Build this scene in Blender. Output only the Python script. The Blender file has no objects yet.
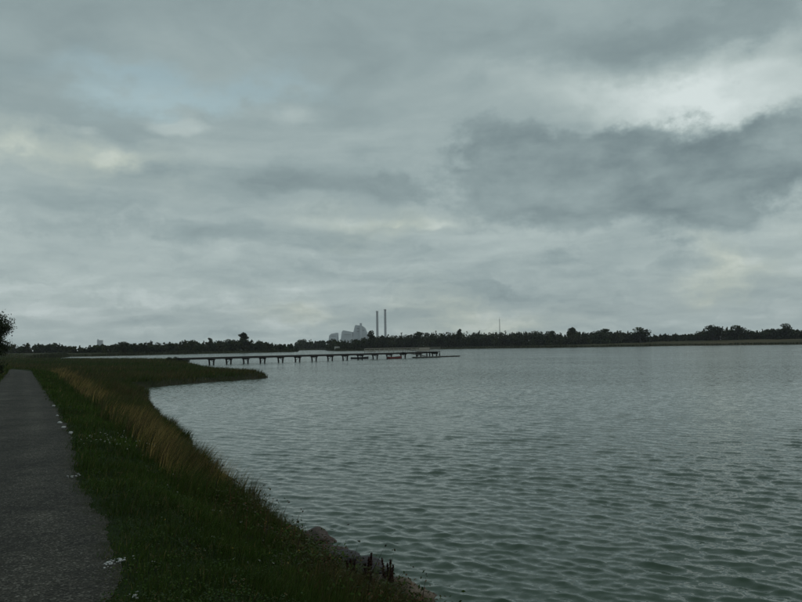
import bpy, bmesh, math, random
import numpy as np
from mathutils import Vector, Matrix

R = math.radians
rs = np.random.RandomState(7)
random.seed(7)
sc = bpy.context.scene
COL = sc.collection

# ------------------------------------------------------------------ camera
FPX = 787.0            # focal length in photo pixels (802 wide)
EYE = 3.0              # eye above the water (z = 0)
PITCH, ROLL = R(3.27), R(0.85)
cam = bpy.data.cameras.new('camera')
cam.sensor_width = 36.0
cam.lens = 36.0 * FPX / 802.0
cam.clip_start = 0.05
cam.clip_end = 20000
cam_o = bpy.data.objects.new('camera', cam)
COL.objects.link(cam_o)
ROT = Matrix.Rotation(R(90) + PITCH, 3, 'X') @ Matrix.Rotation(-ROLL, 3, 'Z')
cam_o.matrix_world = Matrix.Translation((0, 0, EYE)) @ ROT.to_4x4()
sc.camera = cam_o

def ray(px, py):
    d = ROT @ Vector(((px - 401) / FPX, -(py - 301) / FPX, -1))
    return d.normalized()

def azel(px, py):
    d = ray(px, py)
    return math.atan2(d.x, d.y), math.asin(d.z)

def yhor(px):
    return 346.0 - (px - 401) * math.tan(ROLL)

def at(px, dist, z=0.0):
    """point straight ahead of photo column px (at the horizon), dist metres forward"""
    d = ray(px, yhor(px))
    return Vector((d.x / d.y * dist, dist, z))

def ztop(px, py, dist):
    """height of the point seen at photo pixel (px, py) dist metres forward"""
    d = ray(px, py)
    return EYE + d.z / d.y * dist

# ------------------------------------------------------------------ view
sc.view_settings.view_transform = 'Standard'
sc.view_settings.look = 'None'
sc.view_settings.exposure = 0.0
sc.view_settings.gamma = 1.0
sc.view_settings.use_curve_mapping = False
sc.cycles.use_denoising = True
sc.cycles.max_bounces = 6
sc.cycles.volume_bounces = 0

# ------------------------------------------------------------------ node helper
class NT:
    def __init__(s, tree):
        s.t = tree; s.n = tree.nodes; s.l = tree.links
    def new(s, typ, **kw):
        n = s.n.new(typ)
        for k, v in kw.items(): setattr(n, k, v)
        return n
    def set(s, sock, v):
        if isinstance(v, bpy.types.NodeSocket): s.l.new(v, sock)
        else: sock.default_value = v
    def m(s, op, a, b=0.0, c=0.0, clamp=False):
        n = s.new('ShaderNodeMath', operation=op, use_clamp=clamp)
        s.set(n.inputs[0], a); s.set(n.inputs[1], b); s.set(n.inputs[2], c)
        return n.outputs[0]
    def vm(s, op, a, b=(0, 0, 0), scale=None):
        n = s.new('ShaderNodeVectorMath', operation=op)
        s.set(n.inputs[0], a)
        if op != 'NORMALIZE': s.set(n.inputs[1], b)
        if scale is not None: s.set(n.inputs['Scale'], scale)
        return n.outputs[0]
    def noise(s, vec, scale, detail=4.0, rough=0.5, out='Fac', dist=0.0):
        n = s.new('ShaderNodeTexNoise')
        s.l.new(vec, n.inputs['Vector'])
        n.inputs['Scale'].default_value = scale
        n.inputs['Detail'].default_value = detail
        n.inputs['Roughness'].default_value = rough
        n.inputs['Distortion'].default_value = dist
        return n.outputs[out]
    def ramp(s, fac, stops, interp='LINEAR'):
        n = s.new('ShaderNodeValToRGB'); r = n.color_ramp; r.interpolation = interp
        while len(r.elements) < len(stops): r.elements.new(0.5)
        for e, (p, c) in zip(r.elements, stops):
            e.position = p; e.color = (*c, 1) if len(c) == 3 else c
        s.set(n.inputs[0], fac)
        return n.outputs[0]
    def mix(s, fac, a, b, blend='MIX'):
        n = s.new('ShaderNodeMix', data_type='RGBA', blend_type=blend)
        s.set(n.inputs[0], fac)
        for i, v in ((6, a), (7, b)):
            if not isinstance(v, bpy.types.NodeSocket) and len(v) == 3: v = (*v, 1)
            s.set(n.inputs[i], v)
        return n.outputs[2]
    def mapr(s, v, a, b, c, d, smooth=False):
        n = s.new('ShaderNodeMapRange')
        if smooth: n.interpolation_type = 'SMOOTHSTEP'
        s.set(n.inputs[0], v)
        for i, q in enumerate((a, b, c, d)): n.inputs[i + 1].default_value = q
        return n.outputs[0]

# ------------------------------------------------------------------ world: overcast sky
SUN_AZ, SUN_EL = R(118), R(50)
def build_world():
    w = bpy.data.worlds.new('World'); sc.world = w; w.use_nodes = True
    t = NT(w.node_tree); t.n.clear()
    out = t.new('ShaderNodeOutputWorld'); bg = t.new('ShaderNodeBackground')
    STR = 0.1
    bg.inputs['Strength'].default_value = STR
    t.l.new(bg.outputs[0], out.inputs[0])
    sky = t.new('ShaderNodeTexSky', sky_type='NISHITA')
    sky.sun_disc = False; sky.sun_elevation = SUN_EL; sky.sun_rotation = SUN_AZ
    tc = t.new('ShaderNodeTexCoord'); d = tc.outputs['Generated']
    sep = t.new('ShaderNodeSeparateXYZ'); t.l.new(d, sep.inputs[0])
    z = t.m('MAXIMUM', sep.outputs[2], 0.0)
    # the cloud layers lie in planes overhead: p = xy / (z + c)
    k = t.m('DIVIDE', 1.0, t.m('ADD', z, 0.14))
    cmb = t.new('ShaderNodeCombineXYZ')
    t.l.new(t.m('MULTIPLY', sep.outputs[0], k), cmb.inputs[0])
    t.l.new(t.m('MULTIPLY', sep.outputs[1], k), cmb.inputs[1])
    p = cmb.outputs[0]
    warp = t.noise(p, 1.1, 3, 0.5, 'Color')
    pw = t.vm('ADD', p, t.vm('SCALE', t.vm('SUBTRACT', warp, (.5, .5, .5)), scale=0.9))
    big = t.noise(pw, 0.75, 6, 0.52)
    det = t.noise(t.vm('ADD', pw, (7.3, 2.1, 0)), 2.3, 7, 0.55)
    # ragged-edged large cloud masses, by direction
    dn = t.noise(t.vm('MULTIPLY', d, (1, 1, 1.7)), 5.0, 7, 0.58, 'Color')
    dn2 = t.noise(d, 17.0, 5, 0.6, 'Color')
    off = t.vm('ADD', t.vm('SCALE', t.vm('SUBTRACT', dn, (.5, .5, .5)), scale=0.24),
               t.vm('SCALE', t.vm('SUBTRACT', dn2, (.5, .5, .5)), scale=0.05))
    dd = t.vm('ADD', d, off)
    s2 = t.new('ShaderNodeSeparateXYZ'); t.l.new(dd, s2.inputs[0])
    az_w = t.m('ARCTAN2', s2.outputs[0], s2.outputs[1])
    el_w = t.m('ARCSINE', s2.outputs[2])
    s3 = t.new('ShaderNodeSeparateXYZ'); t.l.new(t.vm('ADD', d, t.vm('SCALE', off, scale=0.33)), s3.inputs[0])
    azs = t.m('ARCTAN2', s3.outputs[0], s3.outputs[1]); els = t.m('ARCSINE', s3.outputs[2])
    def blob(px, py, rx, ry, slope=0.0, tight=False):
        a0, e0 = azel(px, py)
        az, el = (azs, els) if tight else (az_w, el_w)
        da = t.m('DIVIDE', t.m('SUBTRACT', az, a0), rx / FPX)
        de = t.m('SUBTRACT', el, e0)
        if slope: de = t.m('SUBTRACT', de, t.m('MULTIPLY', t.m('SUBTRACT', az, a0), slope))
        de = t.m('DIVIDE', de, ry / FPX)
        q = t.m('ADD', t.m('MULTIPLY', da, da), t.m('MULTIPLY', de, de))
        return t.m('EXPONENT', t.m('MULTIPLY', q, -1.0))
    def total(lst, tight=False):
        o = None
        for (px, py, rx, ry, sl, amp) in lst:
            b = t.m('MULTIPLY', blob(px, py, rx, ry, sl, tight), amp)
            o = b if o is None else t.m('ADD', o, b)
        return o
    fac = t.m('ADD', t.m('MULTIPLY', t.m('SUBTRACT', big, 0.5), 0.50), t.m('MULTIPLY', t.m('SUBTRACT', det, 0.5), 0.40))
    # fine streaky bands near the horizon
    st = t.noise(t.vm('MULTIPLY', dd, (2.2, 2.2, 17.0)), 2.6, 6, 0.6)
    fac = t.m('ADD', fac, t.m('MULTIPLY', t.m('SUBTRACT', st, 0.5), t.mapr(z, 0.0, 0.3, 0.50, 0.06)))
    fac = t.m('ADD', fac, t.mapr(z, 0.0, 0.45, 0.69, 0.425))
    # thin places where more light comes through
    fac = t.m('ADD', fac, total([
        (785, 72, 130, 52, 0.20, 0.30), (640, 100, 115, 28, -0.12, 0.17), (705, 118, 60, 26, -0.2, 0.14), (560, 80, 70, 34, 0, 0.05),
        (150, 35, 110, 34, 0, 0.08), (20, 165, 55, 20, 0, 0.10), (95, 152, 60, 17, 0, 0.12), (130, 285, 210, 24, 0, 0.05),
        (390, 60, 170, 70, 0, -0.03), (20, 40, 70, 60, 0, -0.08), (600, 300, 200, 20, 0, -0.03), (645, 12, 210, 28, 0.05, -0.13), (770, 10, 90, 20, 0.05, -0.10)]))
    # billowing edges
    bl = t.noise(t.vm('MULTIPLY', d, (1, 1, 1.4)), 13.0, 9, 0.62)
    bl = t.m('SUBTRACT', bl, 0.5)
    def crisp(lst, lo, hi, k):
        return t.mapr(t.m('ADD', total(lst, True), t.m('MULTIPLY', bl, k)), lo, hi, 0, 1, True)
    fac = t.m('ADD', fac, t.m('MULTIPLY', crisp([(174, 125, 34, 9, 0, 1.1), (85, 128, 24, 9, 0, .9), (105, 158, 26, 13, 0, .9), (20, 150, 26, 9, 0, .7), (350, 222, 80, 9, 0, .8), (295, 324, 40, 12, .15, 1.2),
        (490, 318, 60, 14, 0, .9), (745, 253, 34, 12, 0, .9), (560, 283, 70, 7, 0, .5), (425, 224, 30, 8, 0, .8), (285, 117, 26, 8, 0, .5), (170, 300, 90, 9, 0, .5), (90, 330, 70, 7, 0, .4)], .15, 1.0, 1.9), 0.16))
    fac = t.m('SUBTRACT', fac, t.m('MULTIPLY', crisp([(275, 178, 34, 20, .15, 1.1), (393, 187, 28, 16, 0, 1.1), (412, 224, 16, 9, 0, 1), (335, 184, 60, 9, 0, .7), (215, 233, 150, 12, 0, .8), (160, 165, 50, 16, 0, .55),
        (470, 290, 75, 12, 0, 1), (330, 246, 70, 9, 0, .6), (660, 268, 90, 8, 0, .6), (40, 232, 60, 9, 0, .6)], .18, .95, 1.9), 0.125))
    dark = crisp([(690, 186, 145, 44, 0.02, 1.0), (560, 175, 110, 42, 0, .56), (770, 138, 50, 32, .25, .55), (480, 165, 70, 44, 0, .36), (640, 140, 34, 16, 0, .35)], .26, .70, 2.0)
    fac = t.m('ADD', t.m('MULTIPLY', fac, t.m('SUBTRACT', 1.0, t.m('MULTIPLY', dark, 0.72))),
        t.m('MULTIPLY', dark, t.m('ADD', 0.195, t.m('MULTIPLY', t.m('ADD', bl, t.m('SUBTRACT', det, .5)), 0.50))))
    S = 0.87 / STR
    def c(r, g, b): return (r, g, b)
    cl = t.ramp(fac, [(0.0, c(.110, .150, .162)), (0.25, c(.208, .278, .296)), (0.5, c(.350, .442, .452)),
                      (0.72, c(.515, .612, .605)), (0.95, c(.78, .875, .865))])
    warm = t.m('MULTIPLY', t.m('ADD', t.m('ADD', blob(300, 322, 60, 16), blob(480, 320, 70, 22)),
                               t.m('ADD', blob(380, 222, 70, 18), t.m('ADD', blob(745, 255, 50, 20), blob(80, 165, 90, 30)))),
               t.mapr(fac, 0.45, 0.75, 0.0, 0.8))
    cl = t.mix(warm, cl, t.mix(1.0, cl, (1.07, 1.02, 0.91), 'MULTIPLY'))
    cl = t.vm('SCALE', cl, scale=S)
    gap = t.m('MULTIPLY', t.m('ADD', blob(150, 78, 80, 17), t.m('MULTIPLY', blob(250, 95, 60, 12), .6)), 0.36, clamp=True)
    clear = t.vm('MULTIPLY', sky.outputs[0], (1.75, 1.75, 1.3))      # clear sky seen through thin bright veil
    col = t.mix(gap, t.vm('SCALE', cl, scale=t.m('ADD', 1.0, t.m('MULTIPLY', gap, .45))), clear)
    # bluish cast of the thin spot comes from the clear sky behind the cloud
    t.l.new(col, bg.inputs['Color'])
build_world()

sun = bpy.data.lights.new('sun', 'SUN')
sun.energy = 0.5; sun.angle = R(40); sun.color = (1.0, 0.96, 0.9)
sun_o = bpy.data.objects.new('sun', sun); COL.objects.link(sun_o)
sd_ = Vector((math.sin(SUN_AZ) * math.cos(SUN_EL), math.cos(SUN_AZ) * math.cos(SUN_EL), math.sin(SUN_EL)))
sun_o.rotation_euler = (-sd_).to_track_quat('-Z', 'Y').to_euler()
sun_o.location = sd_ * 60

# ------------------------------------------------------------------ mesh + object helpers
def mesh(name, V, F, col=None, smooth=False, attrs=None):
    """V (n,3); F list of (m,k) index arrays"""
    V = np.asarray(V, np.float32)
    if isinstance(F, np.ndarray): F = [F]
    F = [np.asarray(f, np.int32) for f in F if len(f)]
    me = bpy.data.meshes.new(name)
    me.vertices.add(len(V)); me.vertices.foreach_set('co', V.ravel())
    nl = sum(f.size for f in F); nf = sum(len(f) for f in F)
    me.loops.add(nl); me.polygons.add(nf)
    me.loops.foreach_set('vertex_index', np.concatenate([f.ravel() for f in F]))
    starts = []; c = 0
    for f in F:
        k = f.shape[1]; starts.append(c + np.arange(len(f)) * k); c += f.size
    me.polygons.foreach_set('loop_start', np.concatenate(starts).astype(np.int32))
    if smooth: me.polygons.foreach_set('use_smooth', np.ones(nf, bool))
    if col is not None:
        a = me.color_attributes.new('col', 'FLOAT_COLOR', 'POINT')
        cc = np.ones((len(V), 4), np.float32); cc[:, :3] = col
        a.data.foreach_set('color', cc.ravel())
    for k, v in (attrs or {}).items():
        a = me.attributes.new(k, 'FLOAT', 'POINT'); a.data.foreach_set('value', np.asarray(v, np.float32))
    me.update(calc_edges=True); me.validate()
    return me

def obj(name, me, mat=None, parent=None, label=None, cat=None, group=None, kind=None):
    o = bpy.data.objects.new(name, me); COL.objects.link(o)
    if mat is not None and me is not None and not me.materials: me.materials.append(mat)
    if parent is not None: o.parent = parent
    tag(o, label, cat, group, kind)
    return o

def tag(o, label=None, cat=None, group=None, kind=None):
    for k, v in (('label', label), ('category', cat), ('group', group), ('kind', kind)):
        if v: o[k] = v
    return o

def empty(name, loc, rz=0.0, label=None, cat=None, group=None, scale=None):
    o = bpy.data.objects.new(name, None); COL.objects.link(o)
    o.location = loc; o.rotation_euler = (0, 0, rz); o.empty_display_size = 0.2
    if scale: o.scale = scale
    return tag(o, label, cat, group)

class MB:
    """collects solid pieces, builds ONE mesh"""
    def __init__(s): s.bm = bmesh.new()
    def box(s, c, size, rz=0.0, rot=None):
        M = Matrix.Translation(c) @ (rot.to_4x4() if rot else Matrix.Rotation(rz, 4, 'Z')) @ Matrix.Diagonal((*size, 1))
        bmesh.ops.create_cube(s.bm, size=1.0, matrix=M); return s
    def tube(s, pts, rad, n=8, cap=True):
        pts = [Vector(p) for p in pts]
        if not hasattr(rad, '__len__'): rad = [rad] * len(pts)
        rings = []
        for i, p in enumerate(pts):
            tdir = (pts[min(i + 1, len(pts) - 1)] - pts[max(i - 1, 0)]).normalized()
            a = Vector((1, 0, 0)) if abs(tdir.x) < 0.8 else Vector((0, 1, 0))
            e1 = tdir.cross(a).normalized(); e2 = tdir.cross(e1)
            rings.append([s.bm.verts.new(p + (e1 * math.cos(2 * math.pi * j / n) + e2 * math.sin(2 * math.pi * j / n)) * rad[i]) for j in range(n)])
        for A, B in zip(rings, rings[1:]):
            for j in range(n): s.bm.faces.new((A[j], A[(j + 1) % n], B[(j + 1) % n], B[j]))
        if cap:
            s.bm.faces.new(rings[0][::-1]); s.bm.faces.new(rings[-1])
        return s
    def prism(s, poly, y0, y1):
        """poly in x,z; extruded along y"""
        a = [s.bm.verts.new((x, y0, z)) for x, z in poly]; b = [s.bm.verts.new((x, y1, z)) for x, z in poly]
        s.bm.faces.new(a); s.bm.faces.new(b[::-1])
        for i in range(len(a)):
            j = (i + 1) % len(a); s.bm.faces.new((a[j], a[i], b[i], b[j]))
        return s
    def me(s, name, bevel=0.0, smooth=False):
        bmesh.ops.recalc_face_normals(s.bm, faces=s.bm.faces)
        if bevel: bmesh.ops.bevel(s.bm, geom=s.bm.edges[:], offset=bevel, segments=1, affect='EDGES')
        m = bpy.data.meshes.new(name); s.bm.to_mesh(m); s.bm.free()
        if smooth: m.polygons.foreach_set('use_smooth', np.ones(len(m.polygons), bool))
        return m

# ------------------------------------------------------------------ materials
def pmat(name, base, rough=0.8, var=0.25, scale=4.0, bump=0.0, bscale=None, spec=0.3, obj_space=True, metallic=0.0):
    m = bpy.data.materials.new(name); m.use_nodes = True; t = NT(m.node_tree)
    b = t.n['Principled BSDF']
    tc = t.new('ShaderNodeTexCoord')
    vec = tc.outputs['Object'] if obj_space else t.new('ShaderNodeNewGeometry').outputs['Position']
    n = t.noise(vec, scale, 5, 0.6)
    lo = tuple(x * (1 - var) for x in base); hi = tuple(min(1, x * (1 + var)) for x in base)
    t.l.new(t.ramp(n, [(0.3, lo), (0.7, hi)]), b.inputs['Base Color'])
    b.inputs['Roughness'].default_value = rough
    b.inputs['Specular IOR Level'].default_value = spec
    b.inputs['Metallic'].default_value = metallic
    if bump:
        bn = t.new('ShaderNodeBump'); bn.inputs['Strength'].default_value = 1.0; bn.inputs['Distance'].default_value = bump
        t.l.new(t.noise(vec, bscale or scale * 4, 6, 0.65), bn.inputs['Height']); t.l.new(bn.outputs[0], b.inputs['Normal'])
    return m

def leafmat(name, transl=0.25, rough=0.6):
    """foliage: colour from the leaf's own vertex colour, a little light passes through"""
    m = bpy.data.materials.new(name); m.use_nodes = True; t = NT(m.node_tree); t.n.clear()
    out = t.new('ShaderNodeOutputMaterial'); a = t.new('ShaderNodeVertexColor'); a.layer_name = 'col'
    d = t.new('ShaderNodeBsdfPrincipled'); d.inputs['Roughness'].default_value = rough; d.inputs['Specular IOR Level'].default_value = 0.12
    tr = t.new('ShaderNodeBsdfTranslucent'); mx = t.new('ShaderNodeMixShader'); mx.inputs[0].default_value = transl
    t.l.new(a.outputs[0], d.inputs['Base Color']); t.l.new(a.outputs[0], tr.inputs['Color'])
    t.l.new(d.outputs[0], mx.inputs[1]); t.l.new(tr.outputs[0], mx.inputs[2]); t.l.new(mx.outputs[0], out.inputs[0])
    return m

M_leaf = leafmat('leaf'); M_grass = leafmat('grass', 0.3, 0.55)
M_bark = pmat('bark', (.05, .042, .035), .9, .4, 6, .02, 20)
M_wood = pmat('tarred_wood', (.022, .021, .020), .75, .4, 3, .004, 30)
M_pale = pmat('weathered_wood', (.30, .29, .25), .85, .25, 3, .003, 30)
M_deck = pmat('grey_decking', (.10, .098, .09), .85, .35, 2, .004, 30)
M_stone = [pmat('boulder_pink', (.088, .068, .060), .85, .45, 5, .02, 16), pmat('boulder_grey', (.062, .058, .060), .85, .45, 5, .02, 16),
           pmat('boulder_tan', (.125, .095, .070), .85, .4, 5, .02, 16)]
M_chalk = pmat('pale_stone', (.36, .37, .36), .9, .25, 30, .004, 60)

# ------------------------------------------------------------------ ground plan
T = np.array([-0.4316, 0.902]); N = np.array([0.902, 0.4316])
def uv(u, v): return T * u + N * v
def P2(px, d):
    a = at(px, d); return [a.x, a.y]
near = [uv(-260, 6), uv(-60, 4.6), uv(0, 4.2), uv(5, 4.05), uv(8.3, 4.15), uv(12, 4.0), uv(16, 4.2), uv(22, 4.4), uv(28, 4.9), uv(36, 5.5), uv(45, 6.2),
        uv(57, 7.6), (-20.3, 61), (-19.3, 66), (-16.4, 73), (-14.4, 77), (-13.6, 80), (-13.9, 82.5), (-15.5, 86), (-18.5, 93), (-23, 101), (-26.5, 108), (-32, 124), (-36.6, 139), (-40.3, 150),
        (-47.5, 174), (-56, 198), (-72, 224), (-110, 262), (-128, 285), (-150, 350), (-165, 392)]
far = [P2(100, 395), P2(150, 430), P2(200, 470), P2(250, 500), P2(292, 520), P2(298, 560), P2(299, 830), P2(323, 850), P2(328, 640), P2(336, 560),
       P2(360, 540), P2(400, 590), P2(440, 630), P2(500, 610), P2(560, 570), P2(630, 580), P2(690, 575), P2(750, 545), P2(800, 510), P2(900, 470), P2(1000, 420),
       (420, 420), (520, 250), (560, 0), (480, -260), (120, -300)]
LAKE = np.array([list(p) for p in near + far], float)
PATH = np.array([uv(-60, -0.8), uv(0, -0.8), uv(40, -0.8), uv(66, -0.8), uv(76, -1.4), uv(84, -3.4), uv(91, -7), uv(99, -14), uv(110, -28), uv(130, -60)])

def seg_dist(p, poly, closed):
    best = np.full(len(p), 1e18); n = len(poly)
    for i in range(n if closed else n - 1):
        a = poly[i]; b = poly[(i + 1) % n]; ab = b - a
        tt = np.clip(((p - a) @ ab) / (ab @ ab), 0, 1)
        q = p - a - tt[:, None] * ab
        best = np.minimum(best, (q * q).sum(1))
    return np.sqrt(best)

def inside(p, poly):
    c = np.zeros(len(p), bool); x, y = p[:, 0], p[:, 1]; n = len(poly)
    for i in range(n):
        x1, y1 = poly[i]; x2, y2 = poly[(i + 1) % n]
        if y1 == y2: continue
        cr = ((y1 > y) != (y2 > y)) & (x < (x2 - x1) * (y - y1) / (y2 - y1) + x1)
        c ^= cr
    return c

def wob(p, freq, seed, n=7):
    r = np.random.RandomState(seed); o = np.zeros(len(p))
    for i in range(n):
        a = r.rand() * 6.283; f = freq * (0.6 + 1.4 * r.rand()); o += np.sin((p[:, 0] * math.cos(a) + p[:, 1] * math.sin(a)) * f * 6.283 + r.rand() * 6.283)
    return o / math.sqrt(n) * 1.0

def sstep(a, b, x):
    t = np.clip((x - a) / (b - a), 0, 1); return t * t * (3 - 2 * t)

def fields(p):
    p = np.atleast_2d(np.asarray(p, float))
    dist = seg_dist(p, LAKE, True); sd = np.where(inside(p, LAKE), -dist, dist)
    r = np.hypot(p[:, 0], p[:, 1])
    sd = sd + wob(p, 0.45, 3) * 0.14 * (r < 60) + wob(p, 0.12, 4) * 0.5 * sstep(30, 80, r)
    pd = seg_dist(p, PATH, False); v = p @ N; u = p @ T
    return sd, pd, u, v, r

def height(p, full=False):
    sd, pd, u, v, r = fields(p)
    left = v < np.interp(u, [76, 84, 91, 99, 110, 130], [-.8, -3.4, -7, -14, -28, -60])
    low = 0.45 + wob(p, 0.05, 5) * 0.10
    farland = sstep(300, 420, r)
    low = low + farland * (1.0 * sstep(4, 40, sd) + (0.4 + 2.2 * sstep(40, 260, p[:, 0])) * sstep(15, 90, sd))
    dy = np.where(left, 1.4 - 0.35 * sstep(2.0, 7.0, pd), low + (1.4 - low) * (1 - sstep(1.9, 5.2, pd)))
    wl_ = sstep(95, 150, u)
    z = np.where(left, dy * (1 - wl_) + low * wl_, dy)
    f = np.where(sd > 0, 0.5 * sd, 0.45 * sd)
    k = 0.12
    h = np.clip(0.5 + 0.5 * (f - z) / k, 0, 1)
    z = f * (1 - h) + z * h - k * h * (1 - h)
    off = sstep(1.5, 2.0, pd)
    z = z + off * (wob(p, 0.9, 6) * 0.018 + wob(p, 2.4, 8) * 0.008) * (r < 60)
    return (z, sd, pd, u, v, r) if full else z

def H(x, y): return float(height(np.array([[x, y]]))[0])

def pix(px, py, lift=0.0):
    """where the ray through a photo pixel meets the ground (plus lift)"""
    d = ray(px, py); z = 1.0
    for _ in range(14):
        s = (z + lift - EYE) / d.z; x, y = d.x * s, d.y * s
        z = max(H(x, y), 0.0) * 0.6 + z * 0.4
    return Vector((x, y, max(H(x, y), 0.0)))

# right-hand edge of the path as v(u)
edge_px = [(100, 603), (112, 585), (121, 566), (110, 553), (107, 535), (102, 518), (95, 511), (87, 507), (88, 502), (90, 497), (88, 492), (81, 489), (76, 483), (76, 476), (74, 468), (76, 464), (73, 455), (70, 436), (65, 424), (58, 410), (50, 399), (41, 385), (31, 370)]
eu, ev = [], []
for x_, y_ in edge_px:
    d_ = ray(x_, y_); s_ = (1.41 - EYE) / d_.z; q_ = np.array([d_.x * s_, d_.y * s_])
    eu.append(q_ @ T); ev.append(q_ @ N)
eu = np.array(eu); ev = np.array(ev); o_ = np.argsort(eu); eu, ev = eu[o_], ev[o_]
def edge_v(u):
    u = np.asarray(u, float)
    ju = 0.03 * np.sin(u * 4.1) * np.sin(u * 1.7 + 1) + 0.016 * np.sin(u * 13.3 + .4) * np.sin(u * 3.1) + .012 * np.sin(u * 31) * np.sin(u * 2.3)
    return np.interp(u, eu, ev, left=0.46, right=ev[-1]) + ju

# ------------------------------------------------------------------ ground sheet
def fan(rmin, rmax, nr, front, nfront, nback, center=0.0):
    th = np.concatenate([np.linspace(-front, front, nfront), np.linspace(front, 2 * math.pi - front, nback + 2)[1:-1]])
    rr = np.exp(np.linspace(math.log(rmin), math.log(rmax), nr))
    TH, RR = np.meshgrid(th, rr)
    P = np.stack([np.sin(TH) * RR, np.cos(TH) * RR], -1).reshape(-1, 2)
    n = len(th); i = np.arange(nr - 1)[:, None] * n; j = np.arange(n)[None, :]; j2 = (j + 1) % n
    Fq = np.stack([i + j, i + n + j, i + n + j2, i + j2], -1).reshape(-1, 4)   # upward once flipped below
    return P, Fq[:, ::-1], RR.reshape(-1), n

def ground_colour(p, z, sd, pd, u, v, r):
    n1 = wob(p, 0.25, 11) * 0.5 + wob(p, 0.9, 12) * 0.4
    green = np.array([.018, .029, .010]); brown = np.array([.032, .027, .015]); olive = np.array([.021, .025, .011]); tan = np.array([.11, .085, .042]); mud = np.array([.035, .03, .022])
    c = np.tile(green, (len(p), 1)) * (1 + .18 * n1)[:, None]
    def mx(c, w, q): return c * (1 - w[:, None]) + q * w[:, None]
    c = mx(c, np.clip(sstep(1.6, 2.6, v) * (0.6 + .3 * n1), 0, 1) * (r < 120), brown)
    c = mx(c, sstep(4.6, 6.5, pd) * (v > 0), olive)
    c = mx(c, np.clip(1 - np.abs(sd) / 0.9, 0, 1) * 0.9 * (r < 300), mud)
    fr = sstep(300, 450, r)
    c = mx(c, fr, np.array([.040, .042, .020]))
    c = mx(c, fr * sstep(100, 240, p[:, 0]) * np.clip(0.55 + 0.5 * wob(p, .01, 15), 0, 1), np.array([.075, .062, .032]))
    return np.clip(c, 0.004, 1)

P, Fq, RR, nth = fan(0.35, 4400, 340, R(58), 640, 120)
z, sd, pd, u, v, r = height(P, True)
z = np.maximum(z, -1.2)
c0 = len(P)
keep = (z[Fq] > -0.9).any(1)
Fk = Fq[keep]
used = np.unique(Fk); remap = -np.ones(len(P), np.int64); remap[used] = np.arange(len(used))
V = np.column_stack([P, z])[used]
cen = np.array([[0, 0, 1.4]])
ring0 = np.arange(nth)
Ft = np.stack([remap[ring0], remap[(ring0 + 1) % nth], np.full(nth, len(V))], 1)
V2 = np.vstack([V, cen])
gc = ground_colour(P, z, sd, pd, u, v, r)[used]
gc = np.vstack([gc, gc[:1]])
def ground_mat():
    m = bpy.data.materials.new('turf'); m.use_nodes = True; t = NT(m.node_tree); b = t.n['Principled BSDF']
    pos = t.new('ShaderNodeNewGeometry').outputs['Position']
    a = t.new('ShaderNodeVertexColor'); a.layer_name = 'col'
    n = t.noise(pos, 9, 7, .7); n2 = t.noise(pos, .6, 6, .65)
    k = t.m('MULTIPLY', t.mapr(n, .3, .7, .55, 1.5), t.mapr(n2, .3, .7, .7, 1.35))
    t.l.new(t.vm('SCALE', a.outputs[0], scale=k), b.inputs['Base Color'])
    b.inputs['Roughness'].default_value = .95; b.inputs['Specular IOR Level'].default_value = .1
    bn = t.new('ShaderNodeBump'); bn.inputs['Distance'].default_value = .05
    t.l.new(t.noise(pos, 14, 6, .7), bn.inputs['Height']); t.l.new(bn.outputs[0], b.inputs['Normal'])
    return m
obj('ground', mesh('ground', V2, [Fk_ for Fk_ in (remap[Fk], Ft)], gc, True), ground_mat(), kind='structure')

# ------------------------------------------------------------------ path
def path_mesh():
    us = np.concatenate([np.arange(-6, 3, .5), np.arange(3, 16, .05), np.arange(16, 70, .2)])
    ws = np.linspace(0, 1, 22)
    e = edge_v(us) + 0.02
    L = -1.2 - .003 * us + 0.06 * np.sin(us * .9) + .04 * np.sin(us * 3.7)
    VV = L[:, None] + (e - L)[:, None] * ws
    pts = (us[:, None, None] * T + VV[..., None] * N)
    # beyond the straight part follow the bend
    q = [pts]
    for i, a in enumerate([(71, -.95, .5), (76, -1.5, .55), (80, -2.4, .65), (84, -3.6, .8), (88, -5.4, .9), (91, -7.2, 1.0), (95, -10.5, 1.05), (99, -14.4, 1.1), (104, -20, 1.15), (110, -28, 1.2)]):
        u_, v_, ang = a
        d = np.array([math.cos(ang - .5), math.sin(ang - .5)]) if i else np.array([1, 0.])
        # across-direction: rotate from v axis towards u axis as the path turns left
        t_ = (ang - .5)
        ac = N * math.cos(t_) + T * math.sin(t_)
        c = T * u_ + N * v_
        row = c + ac * (np.linspace(-.65, 1.25, 22)[:, None])
        q.append(row[None])
    pts = np.concatenate(q, 0).reshape(-1, 2)
    zz = height(pts); 
    col = np.tile(np.linspace(-1, 1, 22), len(pts) // 22)
    zz = np.maximum(zz, 1.395) + 0.012 + 0.02 * (1 - col ** 2) - 0.006 * (np.abs(col) > .97)
    nr = len(pts) // 22
    i = np.arange(nr - 1)[:, None] * 22; j = np.arange(21)[None]
    F = np.stack([i + j, i + j + 1, i + 22 + j + 1, i + 22 + j], -1).reshape(-1, 4)
    return mesh('path', np.column_stack([pts, zz]), F, smooth=True, attrs={'edge': np.abs(col)})
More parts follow.
